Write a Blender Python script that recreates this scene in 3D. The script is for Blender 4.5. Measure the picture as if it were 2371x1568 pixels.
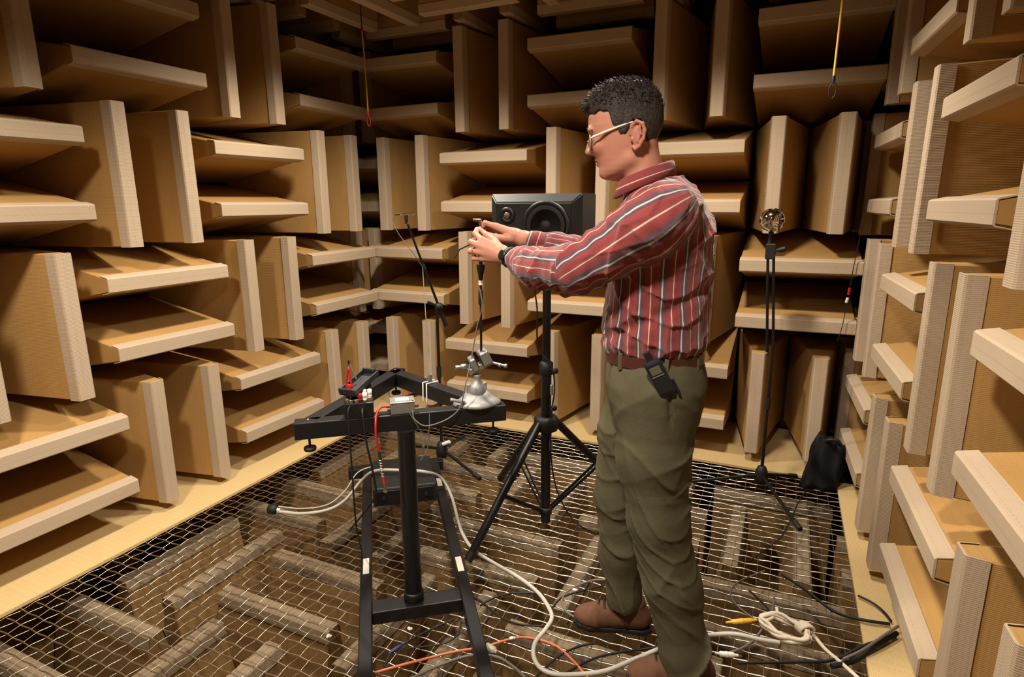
import bpy, bmesh, math, random
import numpy as np
from mathutils import Vector, Matrix

for o in list(bpy.data.objects):
    bpy.data.objects.remove(o)
S = bpy.context.scene
COL = S.collection
R = random.Random(7)
PI = math.pi

# ---------------------------------------------------------------- camera
YAW, PITCH, ROLL = -.4313, -.2243, .0069
CAM = Vector((2.6096, -3.4372, 1.406))
def cam_axes():
    f = Vector((math.sin(YAW)*math.cos(PITCH), math.cos(YAW)*math.cos(PITCH), math.sin(PITCH)))
    r = Vector((math.cos(YAW), -math.sin(YAW), 0))
    d = f.cross(r)
    r2 = math.cos(ROLL)*r + math.sin(ROLL)*d
    d2 = -math.sin(ROLL)*r + math.cos(ROLL)*d
    return r2, d2, f
cr, cd, cf = cam_axes()
cam_data = bpy.data.cameras.new('camera')
cam = bpy.data.objects.new('camera', cam_data)
M = Matrix.Identity(4)
for i in range(3):
    M[i][0] = cr[i]; M[i][1] = -cd[i]; M[i][2] = -cf[i]; M[i][3] = CAM[i]
cam.matrix_world = M
cam_data.sensor_fit = 'HORIZONTAL'
cam_data.sensor_width = 36.0
cam_data.lens = 36.0*1389/2371
cam_data.clip_start = .05
COL.objects.link(cam)
S.camera = cam

# ---------------------------------------------------------------- world, lamps, exposure
W = bpy.data.worlds.new('world'); S.world = W
W.use_nodes = True
W.node_tree.nodes['Background'].inputs[0].default_value = (.012, .014, .022, 1)
W.node_tree.nodes['Background'].inputs[1].default_value = 1.0
S.view_settings.view_transform = 'Standard'
S.view_settings.look = 'None'
S.view_settings.gamma = 1.0
S.view_settings.use_curve_mapping = False
S.view_settings.exposure = -.28

def ceiling_spot(x, y, z, watts, angle=142, blend=.75, size=.08, tilt=(0, 0)):
    l = bpy.data.lights.new('ceiling_lamp_light', 'SPOT')
    l.energy = watts*1.05; l.spot_size = math.radians(angle); l.spot_blend = blend
    l.shadow_soft_size = size; l.color = (1.0, .885, .735)
    o = bpy.data.objects.new('ceiling_lamp_light', l)
    o.location = (x, y, z); o.rotation_euler = (tilt[0], tilt[1], 0)
    COL.objects.link(o)
    return o
# four lamps recessed between the ceiling wedges
ceiling_spot(.87, -1.05, 2.43, 185)
ceiling_spot(.87, -2.85, 2.43, 215)
ceiling_spot(2.15, -.95, 2.43, 175)
ceiling_spot(2.15, -2.85, 2.43, 205)

# ---------------------------------------------------------------- helpers
def tag(o, label=None, cat=None, group=None, kind=None):
    if label: o['label'] = label
    if cat: o['category'] = cat
    if group: o['group'] = group
    if kind: o['kind'] = kind
    return o

def empty(name, loc=(0, 0, 0), rz=0, parent=None):
    o = bpy.data.objects.new(name, None)
    o.empty_display_size = .05
    o.location = loc; o.rotation_euler = (0, 0, rz)
    COL.objects.link(o)
    if parent: o.parent = parent
    return o

def add(name, mesh, mat=None, parent=None, smooth=None):
    if mat is not None and not mesh.materials: mesh.materials.append(mat)
    if smooth is not None:
        for p in mesh.polygons: p.use_smooth = smooth
    o = bpy.data.objects.new(name, mesh)
    COL.objects.link(o)
    if parent: o.parent = parent
    return o

def frame_from(d, up=(0, 0, 1)):
    d = Vector(d).normalized(); u = Vector(up)
    if abs(d.dot(u)) > .98: u = Vector((1, 0, 0))
    a = d.cross(u).normalized(); b = a.cross(d).normalized()
    return d, a, b

def catmull(pts, n=8):
    P = [Vector(p) for p in pts]
    if len(P) < 3: return P
    P = [P[0]*2-P[1]] + P + [P[-1]*2-P[-2]]
    out = []
    for i in range(1, len(P)-2):
        for k in range(n):
            t = k/n
            a, b, c, d = P[i-1], P[i], P[i+1], P[i+2]
            out.append(.5*((2*b)+(c-a)*t+(2*a-5*b+4*c-d)*t*t+(3*b-a-3*c+d)*t**3))
    out.append(P[-2])
    return out

class MB:
    """collects shapes into one mesh"""
    def __init__(s): s.v = []; s.f = []; s.sm = []
    def _add(s, v, f, smooth=False):
        n = len(s.v); s.v += [tuple(x) for x in v]
        s.f += [tuple(i+n for i in q) for q in f]; s.sm += [smooth]*len(f)
        return s
    def box(s, c, size, rot=None, bev=0.0):
        bm = bmesh.new(); bmesh.ops.create_cube(bm, size=1)
        for v in bm.verts: v.co = Vector((v.co.x*size[0], v.co.y*size[1], v.co.z*size[2]))
        if bev > 0:
            bmesh.ops.bevel(bm, geom=list(bm.edges), offset=min(bev, min(size)*.45), segments=2, affect='EDGES', profile=.5)
        T = Matrix.Translation(Vector(c))
        if rot is not None: T = T @ (rot.to_4x4() if hasattr(rot, 'to_4x4') else rot)
        return s.bm(bm, T)
    def bm(s, bm, T=None, smooth=False):
        bm.verts.index_update()
        v = [(T @ x.co) if T is not None else x.co.copy() for x in bm.verts]
        f = [[x.index for x in q.verts] for q in bm.faces]
        bm.free()
        return s._add(v, f, smooth)
    def beam(s, a, b, w, h, bev=.002, up=(0, 0, 1), ext=0):
        a, b = Vector(a), Vector(b); d, x, y = frame_from(b-a, up)
        a -= d*ext; b += d*ext
        rot = Matrix((d, x, y)).transposed()
        return s.box((a+b)/2, ((b-a).length, w, h), rot, bev)
    def tube(s, pts, r, n=10, cap=True, smooth=True):
        P = [Vector(p) for p in pts]
        rr = r if isinstance(r, (list, tuple)) else [r]*len(P)
        V, Fc = [], []
        d0 = (P[1]-P[0]).normalized()
        _, a, b = frame_from(d0)
        for i, p in enumerate(P):
            if i == 0: d = P[1]-P[0]
            elif i == len(P)-1: d = P[-1]-P[-2]
            else: d = P[i+1]-P[i-1]
            d = d.normalized() if d.length > 1e-9 else d0
            a = (a-d*a.dot(d)).normalized(); b = d.cross(a)
            for k in range(n):
                t = 2*PI*k/n
                V.append(p+(a*math.cos(t)+b*math.sin(t))*rr[i])
        for i in range(len(P)-1):
            for k in range(n):
                Fc.append((i*n+k, i*n+(k+1) % n, (i+1)*n+(k+1) % n, (i+1)*n+k))
        if smooth: s._add(V, Fc, True)
        else: s._add(V, Fc)
        if cap:
            s._add(V[:n], [tuple(range(n))[::-1]]); s._add(V[-n:], [tuple(range(n))])
        return s
    def cyl(s, a, b, r, r2=None, n=16, smooth=True):
        return s.tube([a, b], [r, r if r2 is None else r2], n, True, smooth)
    def lathe(s, prof, c=(0, 0, 0), axis=(0, 0, 1), n=20, smooth=True):
        d, a, b = frame_from(axis); c = Vector(c); V, Fc = [], []
        for r, h in prof:
            for k in range(n):
                t = 2*PI*k/n; V.append(c+d*h+(a*math.cos(t)+b*math.sin(t))*max(r, 1e-5))
        for i in range(len(prof)-1):
            for k in range(n):
                Fc.append((i*n+k, i*n+(k+1) % n, (i+1)*n+(k+1) % n, (i+1)*n+k))
        Fc.append(tuple(range(n))[::-1]); Fc.append(tuple(range((len(prof)-1)*n, len(prof)*n)))
        return s._add(V, Fc, smooth)
    def sphere(s, c, r, sc=(1, 1, 1), rot=None, n=16):
        bm = bmesh.new(); bmesh.ops.create_uvsphere(bm, u_segments=n, v_segments=max(6, n//2+2), radius=1)
        T = Matrix.Translation(Vector(c)) @ (rot.to_4x4() if rot is not None else Matrix.Identity(4)) @ Matrix.Diagonal((r*sc[0], r*sc[1], r*sc[2], 1))
        return s.bm(bm, T, True)
    def torus(s, c, R0, r, axis=(0, 0, 1), n=20, m=8, sc=1.0):
        d, a, b = frame_from(axis); c = Vector(c)
        pts = [c+(a*math.cos(t)+b*sc*math.sin(t))*R0 for t in [2*PI*k/n for k in range(n+1)]]
        return s.tube(pts, r, m, False)
    def prism(s, poly, h0, h1, T=None):
        """poly in xy, extruded along z"""
        n = len(poly)
        v = [Vector((x, y, h0)) for x, y in poly]+[Vector((x, y, h1)) for x, y in poly]
        f = [tuple(range(n))[::-1], tuple(range(n, 2*n))]+[(i, (i+1) % n, n+(i+1) % n, n+i) for i in range(n)]
        if T is not None: v = [T @ x for x in v]
        return s._add(v, f)
    def mesh(s, name):
        m = bpy.data.meshes.new(name); m.from_pydata(s.v, [], s.f)
        m.polygons.foreach_set('use_smooth', s.sm); m.update()
        return m
    def build(s, name, mat, parent=None):
        return add(name, s.mesh(name), mat, parent)

# ---------------------------------------------------------------- materials
def lin(r, g, b):
    f = lambda c: c/12.92 if c <= .04045 else ((c+.055)/1.055)**2.4
    return (f(r/255), f(g/255), f(b/255), 1)

class NT:
    def __init__(s, name):
        s.m = bpy.data.materials.new(name); s.m.use_nodes = True
        s.t = s.m.node_tree; s.n = s.t.nodes; s.l = s.t.links
        s.b = s.n['Principled BSDF']
        s.tc = s.n.new('ShaderNodeTexCoord')
    def node(s, typ, **k):
        n = s.n.new(typ)
        for a, v in k.items():
            if a.startswith('i_'): n.inputs[a[2:].replace('_', ' ')].default_value = v
            else: setattr(n, a, v)
        return n
    def mix(s, fac, a, b, typ='MIX'):
        n = s.n.new('ShaderNodeMix'); n.data_type = 'RGBA'; n.blend_type = typ
        for i, x in ((0, fac), (6, a), (7, b)):
            if hasattr(x, 'is_output'): s.l.new(x, n.inputs[i])
            else: n.inputs[i].default_value = x
        return n.outputs[2]
    def math(s, op, a, b=None, c=None, clamp=False):
        n = s.n.new('ShaderNodeMath'); n.operation = op; n.use_clamp = clamp
        for i, x in enumerate((a, b, c)):
            if x is None: continue
            if hasattr(x, 'is_output'): s.l.new(x, n.inputs[i])
            else: n.inputs[i].default_value = x
        return n.outputs[0]
    def noise(s, scale, detail=3, rough=.5, vec=None):
        n = s.node('ShaderNodeTexNoise'); n.inputs['Scale'].default_value = scale
        n.inputs['Detail'].default_value = detail; n.inputs['Roughness'].default_value = rough
        s.l.new(vec if vec is not None else s.tc.outputs['Object'], n.inputs['Vector'])
        return n.outputs['Fac']
    def ramp(s, x, stops):
        n = s.n.new('ShaderNodeValToRGB'); e = n.color_ramp.elements
        while len(e) < len(stops): e.new(.5)
        for q, (p, c) in zip(e, stops): q.position = p; q.color = c
        s.l.new(x, n.inputs[0]); return n.outputs[0]
    def bump(s, h, strength=.3, dist=.01):
        n = s.n.new('ShaderNodeBump'); n.inputs['Strength'].default_value = strength
        n.inputs['Distance'].default_value = dist; s.l.new(h, n.inputs['Height'])
        s.l.new(n.outputs[0], s.b.inputs['Normal'])
    def set(s, col=None, rough=None, metal=None, spec=None):
        for k, x in (('Base Color', col), ('Roughness', rough), ('Metallic', metal), ('Specular IOR Level', spec)):
            if x is None: continue
            if hasattr(x, 'is_output'): s.l.new(x, s.b.inputs[k])
            else: s.b.inputs[k].default_value = x
        return s.m

def plain(name, rgb, rough=.5, metal=0, spec=.5, var=.12, scale=30, bump=0.0):
    t = NT(name)
    n = t.noise(scale, 4, .6)
    c = Vector(lin(*rgb)[:3])
    a = tuple(c*(1-var))+(1,); b = tuple(c*(1+var))+(1,)
    t.set(t.mix(n, a, b), rough, metal, spec)
    if bump: t.bump(n, bump, .002)
    return t.m

def mat_wedge(name, c0, c1, line=.16, seam=False, dens=35):
    t = NT(name)
    sep = t.node('ShaderNodeSeparateXYZ'); t.l.new(t.tc.outputs['Object'], sep.inputs[0])
    w = t.node('ShaderNodeTexWave', wave_type='BANDS', bands_direction='X')
    w.inputs['Scale'].default_value = dens; w.inputs['Distortion'].default_value = .4
    w.inputs['Detail'].default_value = 1; w.inputs['Detail Scale'].default_value = 2
    t.l.new(t.tc.outputs['Object'], w.inputs['Vector'])
    info = t.node('ShaderNodeObjectInfo')
    rv = t.node('ShaderNodeVectorMath', operation='ADD')
    t.l.new(t.tc.outputs['Object'], rv.inputs[0])
    cx = t.node('ShaderNodeCombineXYZ')
    for i in range(3): t.l.new(t.math('MULTIPLY', info.outputs['Random'], 17.0+9*i), cx.inputs[i])
    t.l.new(cx.outputs[0], rv.inputs[1])
    mp = t.node('ShaderNodeMapping'); mp.inputs['Scale'].default_value = (1.0, 3.2, 5.0)
    t.l.new(rv.outputs[0], mp.inputs[0])
    n1 = t.noise(3.2, 4, .6, mp.outputs[0])
    n2 = t.noise(160, 2, .7)
    col = t.mix(n1, lin(*c0), lin(*c1))
    # per wedge tint
    tint = t.math('MULTIPLY_ADD', info.outputs['Random'], .12, .94)
    hs = t.node('ShaderNodeHueSaturation'); t.l.new(col, hs.inputs['Color']); t.l.new(tint, hs.inputs['Value'])
    k = t.math('MULTIPLY', w.outputs['Fac'], line)
    col = t.mix(k, hs.outputs[0], lin(96, 74, 52))
    k2 = t.math('MULTIPLY', n2, .14)
    col = t.mix(k2, col, lin(120, 90, 60))
    if seam:   # stitched line along the middle of the tip and near the cap's rear edge
        az = t.math('ABSOLUTE', t.math('SUBTRACT', sep.outputs[2], .004))
        s1 = t.math('LESS_THAN', az, .0012)
        dash = t.math('GREATER_THAN', t.math('SINE', t.math('MULTIPLY', sep.outputs[0], 700.)), -.3)
        k3 = t.math('MULTIPLY', t.math('MULTIPLY', s1, dash), .26)
        col = t.mix(k3, col, lin(110, 92, 78))
    # wires of the cloth running along the wedge, seen as dotted lines
    fy = t.math('ABSOLUTE', t.math('SUBTRACT', t.math('FRACT', t.math('MULTIPLY', sep.outputs[1], 1/.027)), .5))
    ln = t.math('LESS_THAN', fy, .035)
    ds = t.math('GREATER_THAN', t.math('SINE', t.math('MULTIPLY', sep.outputs[0], 420.)), .1)
    col = t.mix(t.math('MULTIPLY', t.math('MULTIPLY', ln, ds), .26), col, lin(110, 88, 64))
    t.set(col, .85, 0, .2)
    h = t.math('ADD', t.math('MULTIPLY', w.outputs['Fac'], .6), t.math('MULTIPLY', n2, .5))
    t.bump(h, .25, .003)
    return t.m

M_FOAM = mat_wedge('ochre_mineral_wool', (168, 129, 74), (187, 148, 89), .08, False, 62)
M_CAP = mat_wedge('pale_wire_cloth', (184, 164, 140), (196, 177, 152), .11, True, 62)
M_FOAM_DARK = mat_wedge('darker_mineral_wool', (122, 93, 56), (138, 107, 66), .08, False, 62)  # sub-floor wedges: same foam in a darker, duller colour
M_CAP_DARK = mat_wedge('darker_wire_cloth', (130, 114, 92), (142, 126, 104), .11, True, 62)  # cap cloth for the sub-floor wedges, toned darker than on the walls
M_LEDGE = mat_wedge('cream_ledge_cloth', (204, 176, 124), (214, 188, 136), .05, False, 62)
M_DARK = plain('dark_backing', (34, 27, 24), .9)
M_BLACK = plain('black_painted_steel', (18, 18, 21), .42, 0, .5, .2)
M_BLACKM = plain('black_satin_metal', (22, 22, 25), .34, .2, .5, .15)
M_RUBBER = plain('black_rubber', (17, 17, 19), .6)
M_GREYPL = plain('dark_grey_plastic', (34, 35, 38), .5, 0, .4, .1, 60)
M_ALU = plain('cast_aluminium', (176, 178, 180), .38, .85, .5, .15, 40, .3)
M_CHROME = plain('chrome', (225, 222, 216), .08, 1, .5, .02)
M_STEEL = plain('steel_wire', (222, 212, 194), .30, 1.0, .5, .08)
M_WHITEPL = plain('white_plastic', (228, 224, 216), .4)
M_TAPE = plain('white_tape', (206, 198, 186), .7)
M_RED = plain('red_plastic', (178, 30, 34), .4)
M_ORANGE = plain('orange_cable_sheath', (196, 110, 72), .5)
M_YELLOW = plain('yellow_plastic', (222, 172, 60), .45)
M_ROPE = plain('yellow_cord', (206, 166, 72), .7, 0, .3, .2, 300)
M_WROPE = plain('white_cotton_rope', (212, 200, 182), .85, 0, .2, .15, 300, .4)
M_GREYC = plain('light_grey_cable_sheath', (186, 182, 172), .5)
M_GREYD = plain('mid_grey_cable_sheath', (104, 100, 96), .55)
M_BLUE = plain('dark_blue_plastic', (30, 44, 92), .5)
M_CLEAR = plain('milky_plastic', (170, 164, 150), .35)
M_GOLD = plain('gold_print', (160, 128, 70), .4)

# ---------------------------------------------------------------- wedges
C = .61          # cell size
D = .66          # wedge length, tip to base
TIP = .062
def wedge_meshes(length, depth, tip=TIP, base=.298, tag_=''):
    hb, ht = base/2, tip/2
    e = .0035
    # body: tip slightly inside the cap
    prof = [(0.004, -ht+.003), (0.004, ht-.003), (depth, hb), (depth, -hb)]
    bm = bmesh.new()
    v0 = [bm.verts.new((-length/2, y, z)) for y, z in prof]
    v1 = [bm.verts.new((length/2, y, z)) for y, z in prof]
    bm.faces.new(v0[::-1]); bm.faces.new(v1)
    for i in range(4): bm.faces.new((v0[i], v0[(i+1) % 4], v1[(i+1) % 4], v1[i]))
    bmesh.ops.recalc_face_normals(bm, faces=bm.faces)
    es = [q for q in bm.edges if all(v.co.y < depth-.01 for v in q.verts) or abs(q.verts[0].co.x-q.verts[1].co.x) < 1e-5 and abs(q.verts[0].co.y-q.verts[1].co.y) > .1]
    bmesh.ops.bevel(bm, geom=es, offset=.004, segments=1, affect='EDGES')
    m = bpy.data.meshes.new('foam_wedge'+tag_); bm.to_mesh(m); bm.free(); m.materials.append(M_FOAM)
    # cap: folded cloth round the tip
    k = (hb-ht)/depth
    dc = .048
    b = .005
    out = [(dc, -(ht+k*dc)-.0018), (b, -ht-.0018), (0, -ht+b-.0018), (0, ht-b+.0018), (b, ht+.0018), (dc, ht+k*dc+.0018)]
    n = len(out)
    V = []
    for sx in (-1, 1):
        for y, z in out: V.append((sx*(length/2+.001), y, z))
    F = [(i, i+1, n+i+1, n+i) for i in range(n-1)]
    inn = [(dc, -(ht+k*dc)+.001), (.006, -ht+.002), (.006, ht-.002), (dc, ht+k*dc-.001)]
    off = len(V)
    for sx in (-1, 1):
        for y, z in inn: V.append((sx*(length/2+.001), y, z))
    for s_, o0 in ((0, 0), (1, n)):
        q = off+4*s_
        a = [(o0+0, o0+1, q+1, q+0), (o0+1, o0+2, o0+3, o0+4, q+2, q+1), (o0+4, o0+5, q+3, q+2)]
        if s_: a = [x[::-1] for x in a]
        F += [x[::-1] for x in a]
    F += [(0, n, off+4, off), (5, off+3, off+7, n+5)]
    mc = bpy.data.meshes.new('cloth_cap'+tag_); mc.from_pydata(V, [], F); mc.materials.append(M_CAP)
    bm = bmesh.new(); bm.from_mesh(mc); bmesh.ops.recalc_face_normals(bm, faces=bm.faces); bm.to_mesh(mc); bm.free()
    return m, mc
WM = wedge_meshes(C-.006, D)
WM_DOOR = wedge_meshes(C-.035, D, base=.285)
WM_COR = wedge_meshes(C-.004, D-.25, base=.298)

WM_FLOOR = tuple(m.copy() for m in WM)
for m_, k_ in zip(WM_FLOOR, (M_FOAM_DARK, M_CAP_DARK)): m_.materials[0] = k_

def put_wedge(parent, pos, length_dir, in_dir, meshes=None):
    """pos = centre of the tip edge, in_dir points into the wall"""
    mb, mc = meshes or WM
    x = Vector(length_dir).normalized(); y = Vector(in_dir).normalized(); z = x.cross(y)
    T = Matrix.Identity(4)
    for i in range(3): T[i][0] = x[i]; T[i][1] = y[i]; T[i][2] = z[i]; T[i][3] = pos[i]
    jit = Matrix.Rotation(R.uniform(-.007, .007), 4, 'Y') @ Matrix.Rotation(R.uniform(-.005, .005), 4, 'Z') @ Matrix.Rotation(R.uniform(-.008, .008), 4, 'X')
    o = add('foam_wedge', mb, None, parent)
    o.matrix_local = parent.matrix_world.inverted() @ (T @ jit) if parent else T @ jit
    c = add('cloth_cap', mc, None, o)
    return o

def cell(parent, origin, u, n_in, kind, meshes=None, w=None):
    """one wall cell: origin = lower corner on the tip plane, u = direction along the wall"""
    o = Vector(origin); u = Vector(u); w = Vector(w if w is not None else (0, 0, 1))
    for k in (.25, .75):
        if kind == 'V': put_wedge(parent, o+u*(C*k)+w*(C/2), w, n_in, meshes)
        else: put_wedge(parent, o+u*(C/2)+w*(C*k), u, n_in, meshes)

def panel(name, lo, hi, mat, kind='structure'):
    lo, hi = Vector(lo), Vector(hi)
    b = MB().box((lo+hi)/2, hi-lo)
    o = b.build(name, mat); tag(o, kind=kind); return o

ZTOP = 4*C
wl = panel('wall_left', (-D-.10, -4.6, -1.25), (-D-.01, D+.1, 3.5), M_DARK)
wb = panel('wall_back', (-D-.01, D+.06, -1.25), (3.75, D+.14, 3.5), M_DARK)
KR = .044
ur = Vector((-KR, 1, 0)).normalized()          # along the right wall, away from the camera
nr = Vector((1, KR, 0)).normalized()           # into the right wall
def rwx(y): return 2.985-KR*(y+.75)
p0 = Vector((rwx(-4.6), -4.6, 0))+nr*(D+.01)
p1 = Vector((rwx(.95), .95, 0))+nr*(D+.01)
wr = MB().beam(p0+nr*.045+Vector((0, 0, 1.125)), p1+nr*.045+Vector((0, 0, 1.125)), .09, 4.75, 0).build('wall_right', M_DARK)
tag(wr, kind='structure')
panel('wall_front', (-D-.01, -4.72, -1.25), (3.95, -4.62, 3.5), M_FOAM)

# left wall: columns counted from the corner
L0, B0 = .0245, -.085
for col in range(1, 7):
    for row in range(1, 5):
        kind = 'H' if (col+row) % 2 == 0 else 'V'
        cell(wl, (0, -(L0+(col-1)*C), (4-row)*C), (0, -1, 0), (-1, 0, 0), kind)
for row in range(1, 5):          # recessed wedges in the corner
    kind = 'H' if row % 2 == 0 else 'V'
    cell(wl, (-.25, -(L0-C), (4-row)*C), (0, -1, 0), (-1, 0, 0), kind, WM_COR)
    cell(wb, (B0-C, .25, (4-row)*C), (1, 0, 0), (0, 1, 0), kind, WM_COR)
for col in range(1, 5):
    for row in range(1, 5):
        kind = 'H' if (col+row) % 2 == 0 else 'V'
        cell(wb, (B0+(col-1)*C, 0, (4-row)*C), (1, 0, 0), (0, 1, 0), kind)
# door leaf in the back wall, covered with wedges of its own
door = panel('door_1', (2.375, D-.02, -.04), (3.02, D+.05, 2.46), M_DARK)
for row in range(1, 5):
    kind = 'H' if (5+row) % 2 == 0 else 'V'
    cell(door, (B0+4*C+.002, -.012, (4-row)*C), (1, 0, 0), (0, 1, 0), kind, WM_DOOR)
# right wall
for i in range(-3, 3):
    y0 = -1.095+i*C
    o0 = Vector((rwx(y0), y0, 0))
    for row in range(1, 5):
        kind = 'V' if (i+row) % 2 == 0 else 'H'
        cell(wr, (o0.x, o0.y, (4-row)*C), ur, nr, kind)

# ceiling
ce = panel('ceiling', (-D-.1, -4.7, 2.455+D+.01), (3.95, D+.1, 2.455+D+.1), M_DARK)
for ix in range(-1, 6):
    for iy in range(-5, 1):
        x0, y0 = -.05+ix*C, -.05+iy*C
        kind = 'H' if (ix+iy) % 2 == 0 else 'V'
        cell(ce, (x0, y0, 2.455), (1, 0, 0), (0, 0, 1), kind, None, (0, 1, 0))
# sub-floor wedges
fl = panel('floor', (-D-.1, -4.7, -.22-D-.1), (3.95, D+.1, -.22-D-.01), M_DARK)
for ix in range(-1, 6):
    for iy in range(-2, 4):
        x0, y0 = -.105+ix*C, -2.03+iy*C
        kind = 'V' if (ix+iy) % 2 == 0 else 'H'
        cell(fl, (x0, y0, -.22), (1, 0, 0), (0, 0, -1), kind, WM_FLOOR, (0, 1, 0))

# ledges that carry the wire floor along the walls
panel('trim_1', (-D, -4.6, -.0555), (.125, .30, -.042), M_LEDGE)
panel('trim_2', (.125, -.085, -.0555), (2.94, .62, -.042), M_LEDGE)
t3 = MB()
q0 = Vector((2.972, -4.55, -.0488)); q1 = Vector((2.94, -.085, -.0488))
t3.beam(q0+Vector((.30, 0, 0)), q1+Vector((.30, 0, 0)), .60, .0135, 0)
tag(t3.build('trim_3', M_LEDGE), kind='structure')

# ---------------------------------------------------------------- wire floor
ZF = -.0615
WSP = .0485
wm = tag(empty('wire_mesh_floor', (1.5, -1.9, ZF)), 'crimped steel wire mesh stretched between the ledges as a walking floor', 'wire mesh')
def wire_mesh(nseg, phase, along, r=.0012, amp=.0030, n=6):
    L = nseg*WSP
    pts = []
    for i in range(nseg+1):
        s = (1 if (i+phase) % 2 == 0 else -1)
        x = -L/2+i*WSP
        for dx in (-.006, .006):
            pts.append((x+dx, 0, s*amp) if along == 'x' else (0, x+dx, s*amp))
    b = MB(); b.tube(pts, r, n, False); m = b.mesh('wire'); m.materials.append(M_STEEL); return m
XW = [1.197+WSP*k for k in range(-22, 37)]      # x positions of the wires running along y
YW = [-2.185+WSP*k for k in range(-33, 46)]     # y positions of the wires running along x
nx, ny = len(XW)-1, len(YW)-1
mx = [wire_mesh(nx, p, 'x', .0025, .0022) for p in (0, 1)]
my = [wire_mesh(ny, p, 'y') for p in (1, 0)]
for j, y in enumerate(YW):
    o = add('wire', mx[j % 2], None, wm); o.location = ((XW[0]+XW[-1])/2-1.5, y+1.9, 0)
for i, x in enumerate(XW):
    o = add('wire', my[i % 2], None, wm); o.location = (x-1.5, (YW[0]+YW[-1])/2+1.9, 0)

# ================================================================ equipment
def thing(name, loc, label, cat, group=None):
    return tag(empty(name, loc), label, cat, group)
def part(mb, name, mat, root, label=None):
    """mb in world coordinates; root = the thing (an Empty without rotation) or one of its parts"""
    base = root
    while base.parent: base = base.parent
    o = base.location
    mb.v = [(x-o.x, y-o.y, z-o.z) for x, y, z in mb.v]
    ob = mb.build(name, mat, root)
    if label: ob['label'] = label
    return ob
def solo(mb, name, mat, org, label, cat, group=None):
    o = Vector(org)
    mb.v = [(x-o.x, y-o.y, z-o.z) for x, y, z in mb.v]
    ob = mb.build(name, mat); ob.location = o
    return tag(ob, label, cat, group)

# ---- equipment stand: floor frame, column, triangular top
st = thing('equipment_stand', (1.470, -1.835, ZF), 'black steel stand with triangular top frame, round column and long floor rails', 'stand')
rd = Vector((.61, -.792, 0)).normalized(); rp = Vector((.792, .61, 0)).normalized()
ra = Vector((.628, -1.025, -.033)); rb = ra+rp*.365
RLEN = 1.80
lr = part(MB().beam(ra, ra+rd*RLEN, .044, .052, .004), 'rail', M_BLACK, st)
rr_ = part(MB().beam(rb, rb+rd*RLEN, .044, .052, .004), 'rail', M_BLACK, st)
cb = Vector((1.478, -1.845, -.033))
tL = (cb-ra).dot(rd)
part(MB().beam(ra+rd*tL+rp*.022, rb+rd*tL-rp*.022, .074, .05, .004), 'cross_beam', M_BLACK, st)
rbm = ra-rd*.035
part(MB().beam(rbm-rp*.10, rbm+rp*.415, .06, .056, .004), 'rear_beam', M_BLACK, st)
for k in (-.085, .40):
    p = rbm+rp*k
    part(MB().cyl((p.x, p.y, .0), (p.x, p.y, -.005), .012), 'end_plug', M_RUBBER, st)
pp_ = rbm+rp*.31
part(MB().cyl((pp_.x, pp_.y, -.006), (pp_.x, pp_.y, .075), .006, n=8).cyl((pp_.x, pp_.y, .075), (pp_.x, pp_.y, .088), .008, n=8), 'rear_pin', M_ALU, st)
co = MB().cyl((1.470, -1.835, -.008), (1.470, -1.835, .648), .0305, n=24)
part(co, 'column', M_BLACKM, st)
part(MB().lathe([(.031, -.009), (.036, -.008), (.036, .022), (.032, .026)], (1.470, -1.835, 0)), 'collar', M_BLACK, st)
TL, TR, TA = Vector((1.185, -2.055, .676)), Vector((1.742, -1.610, .676)), Vector((1.082, -1.352, .676))
for v_ in (TL, TR, TA): v_ += Vector((.624, -.781, 0))*.010
cen = (TL+TR+TA)/3
def inset(a, b, e=.026):
    d = (b-a).normalized(); n = Vector((-d.y, d.x, 0))
    if (cen-a).dot(n) < 0: n = -n
    return a+n*e, b+n*e
a, b = inset(TL, TR)
part(MB().beam(a, b, .052, .058, .003), 'top_beam', M_BLACK, st)
a, b = inset(TL, TA); d = (b-a).normalized()
part(MB().beam(a+d*.058, b, .052, .058, .003), 'top_beam', M_BLACK, st)
a, b = inset(TA, TR); d = (b-a).normalized()
part(MB().beam(a+d*.03, b-d*.06, .052, .058, .003), 'top_beam', M_BLACK, st)
for q, k in ((TL, .05), (TR, .05), (TA, .05)):
    p = q+(cen-q).normalized()*k
    part(MB().cyl((p.x, p.y, .65), (p.x, p.y, .595), .004, n=8).lathe([(.006, .612), (.019, .612), (.021, .606), (.019, .600), (.006, .598)], (p.x, p.y, 0)), 'levelling_foot', M_RUBBER, st)
    part(MB().lathe([(.006, .704), (.006, .709), (.002, .711)], (p.x, p.y, 0), n=8), 'bolt', M_CHROME, st)
for p0, L_ in ((ra+rd*.86, .105), (rb+rd*.935, .10), (rb+rd*.20, .09)):
    part(MB().beam(p0+Vector((0, 0, .0265)), p0+rd*L_+Vector((0, 0, .0265)), .024, .002, 0), 'tape_strip', M_TAPE, st, 'strip of white tape')

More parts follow.
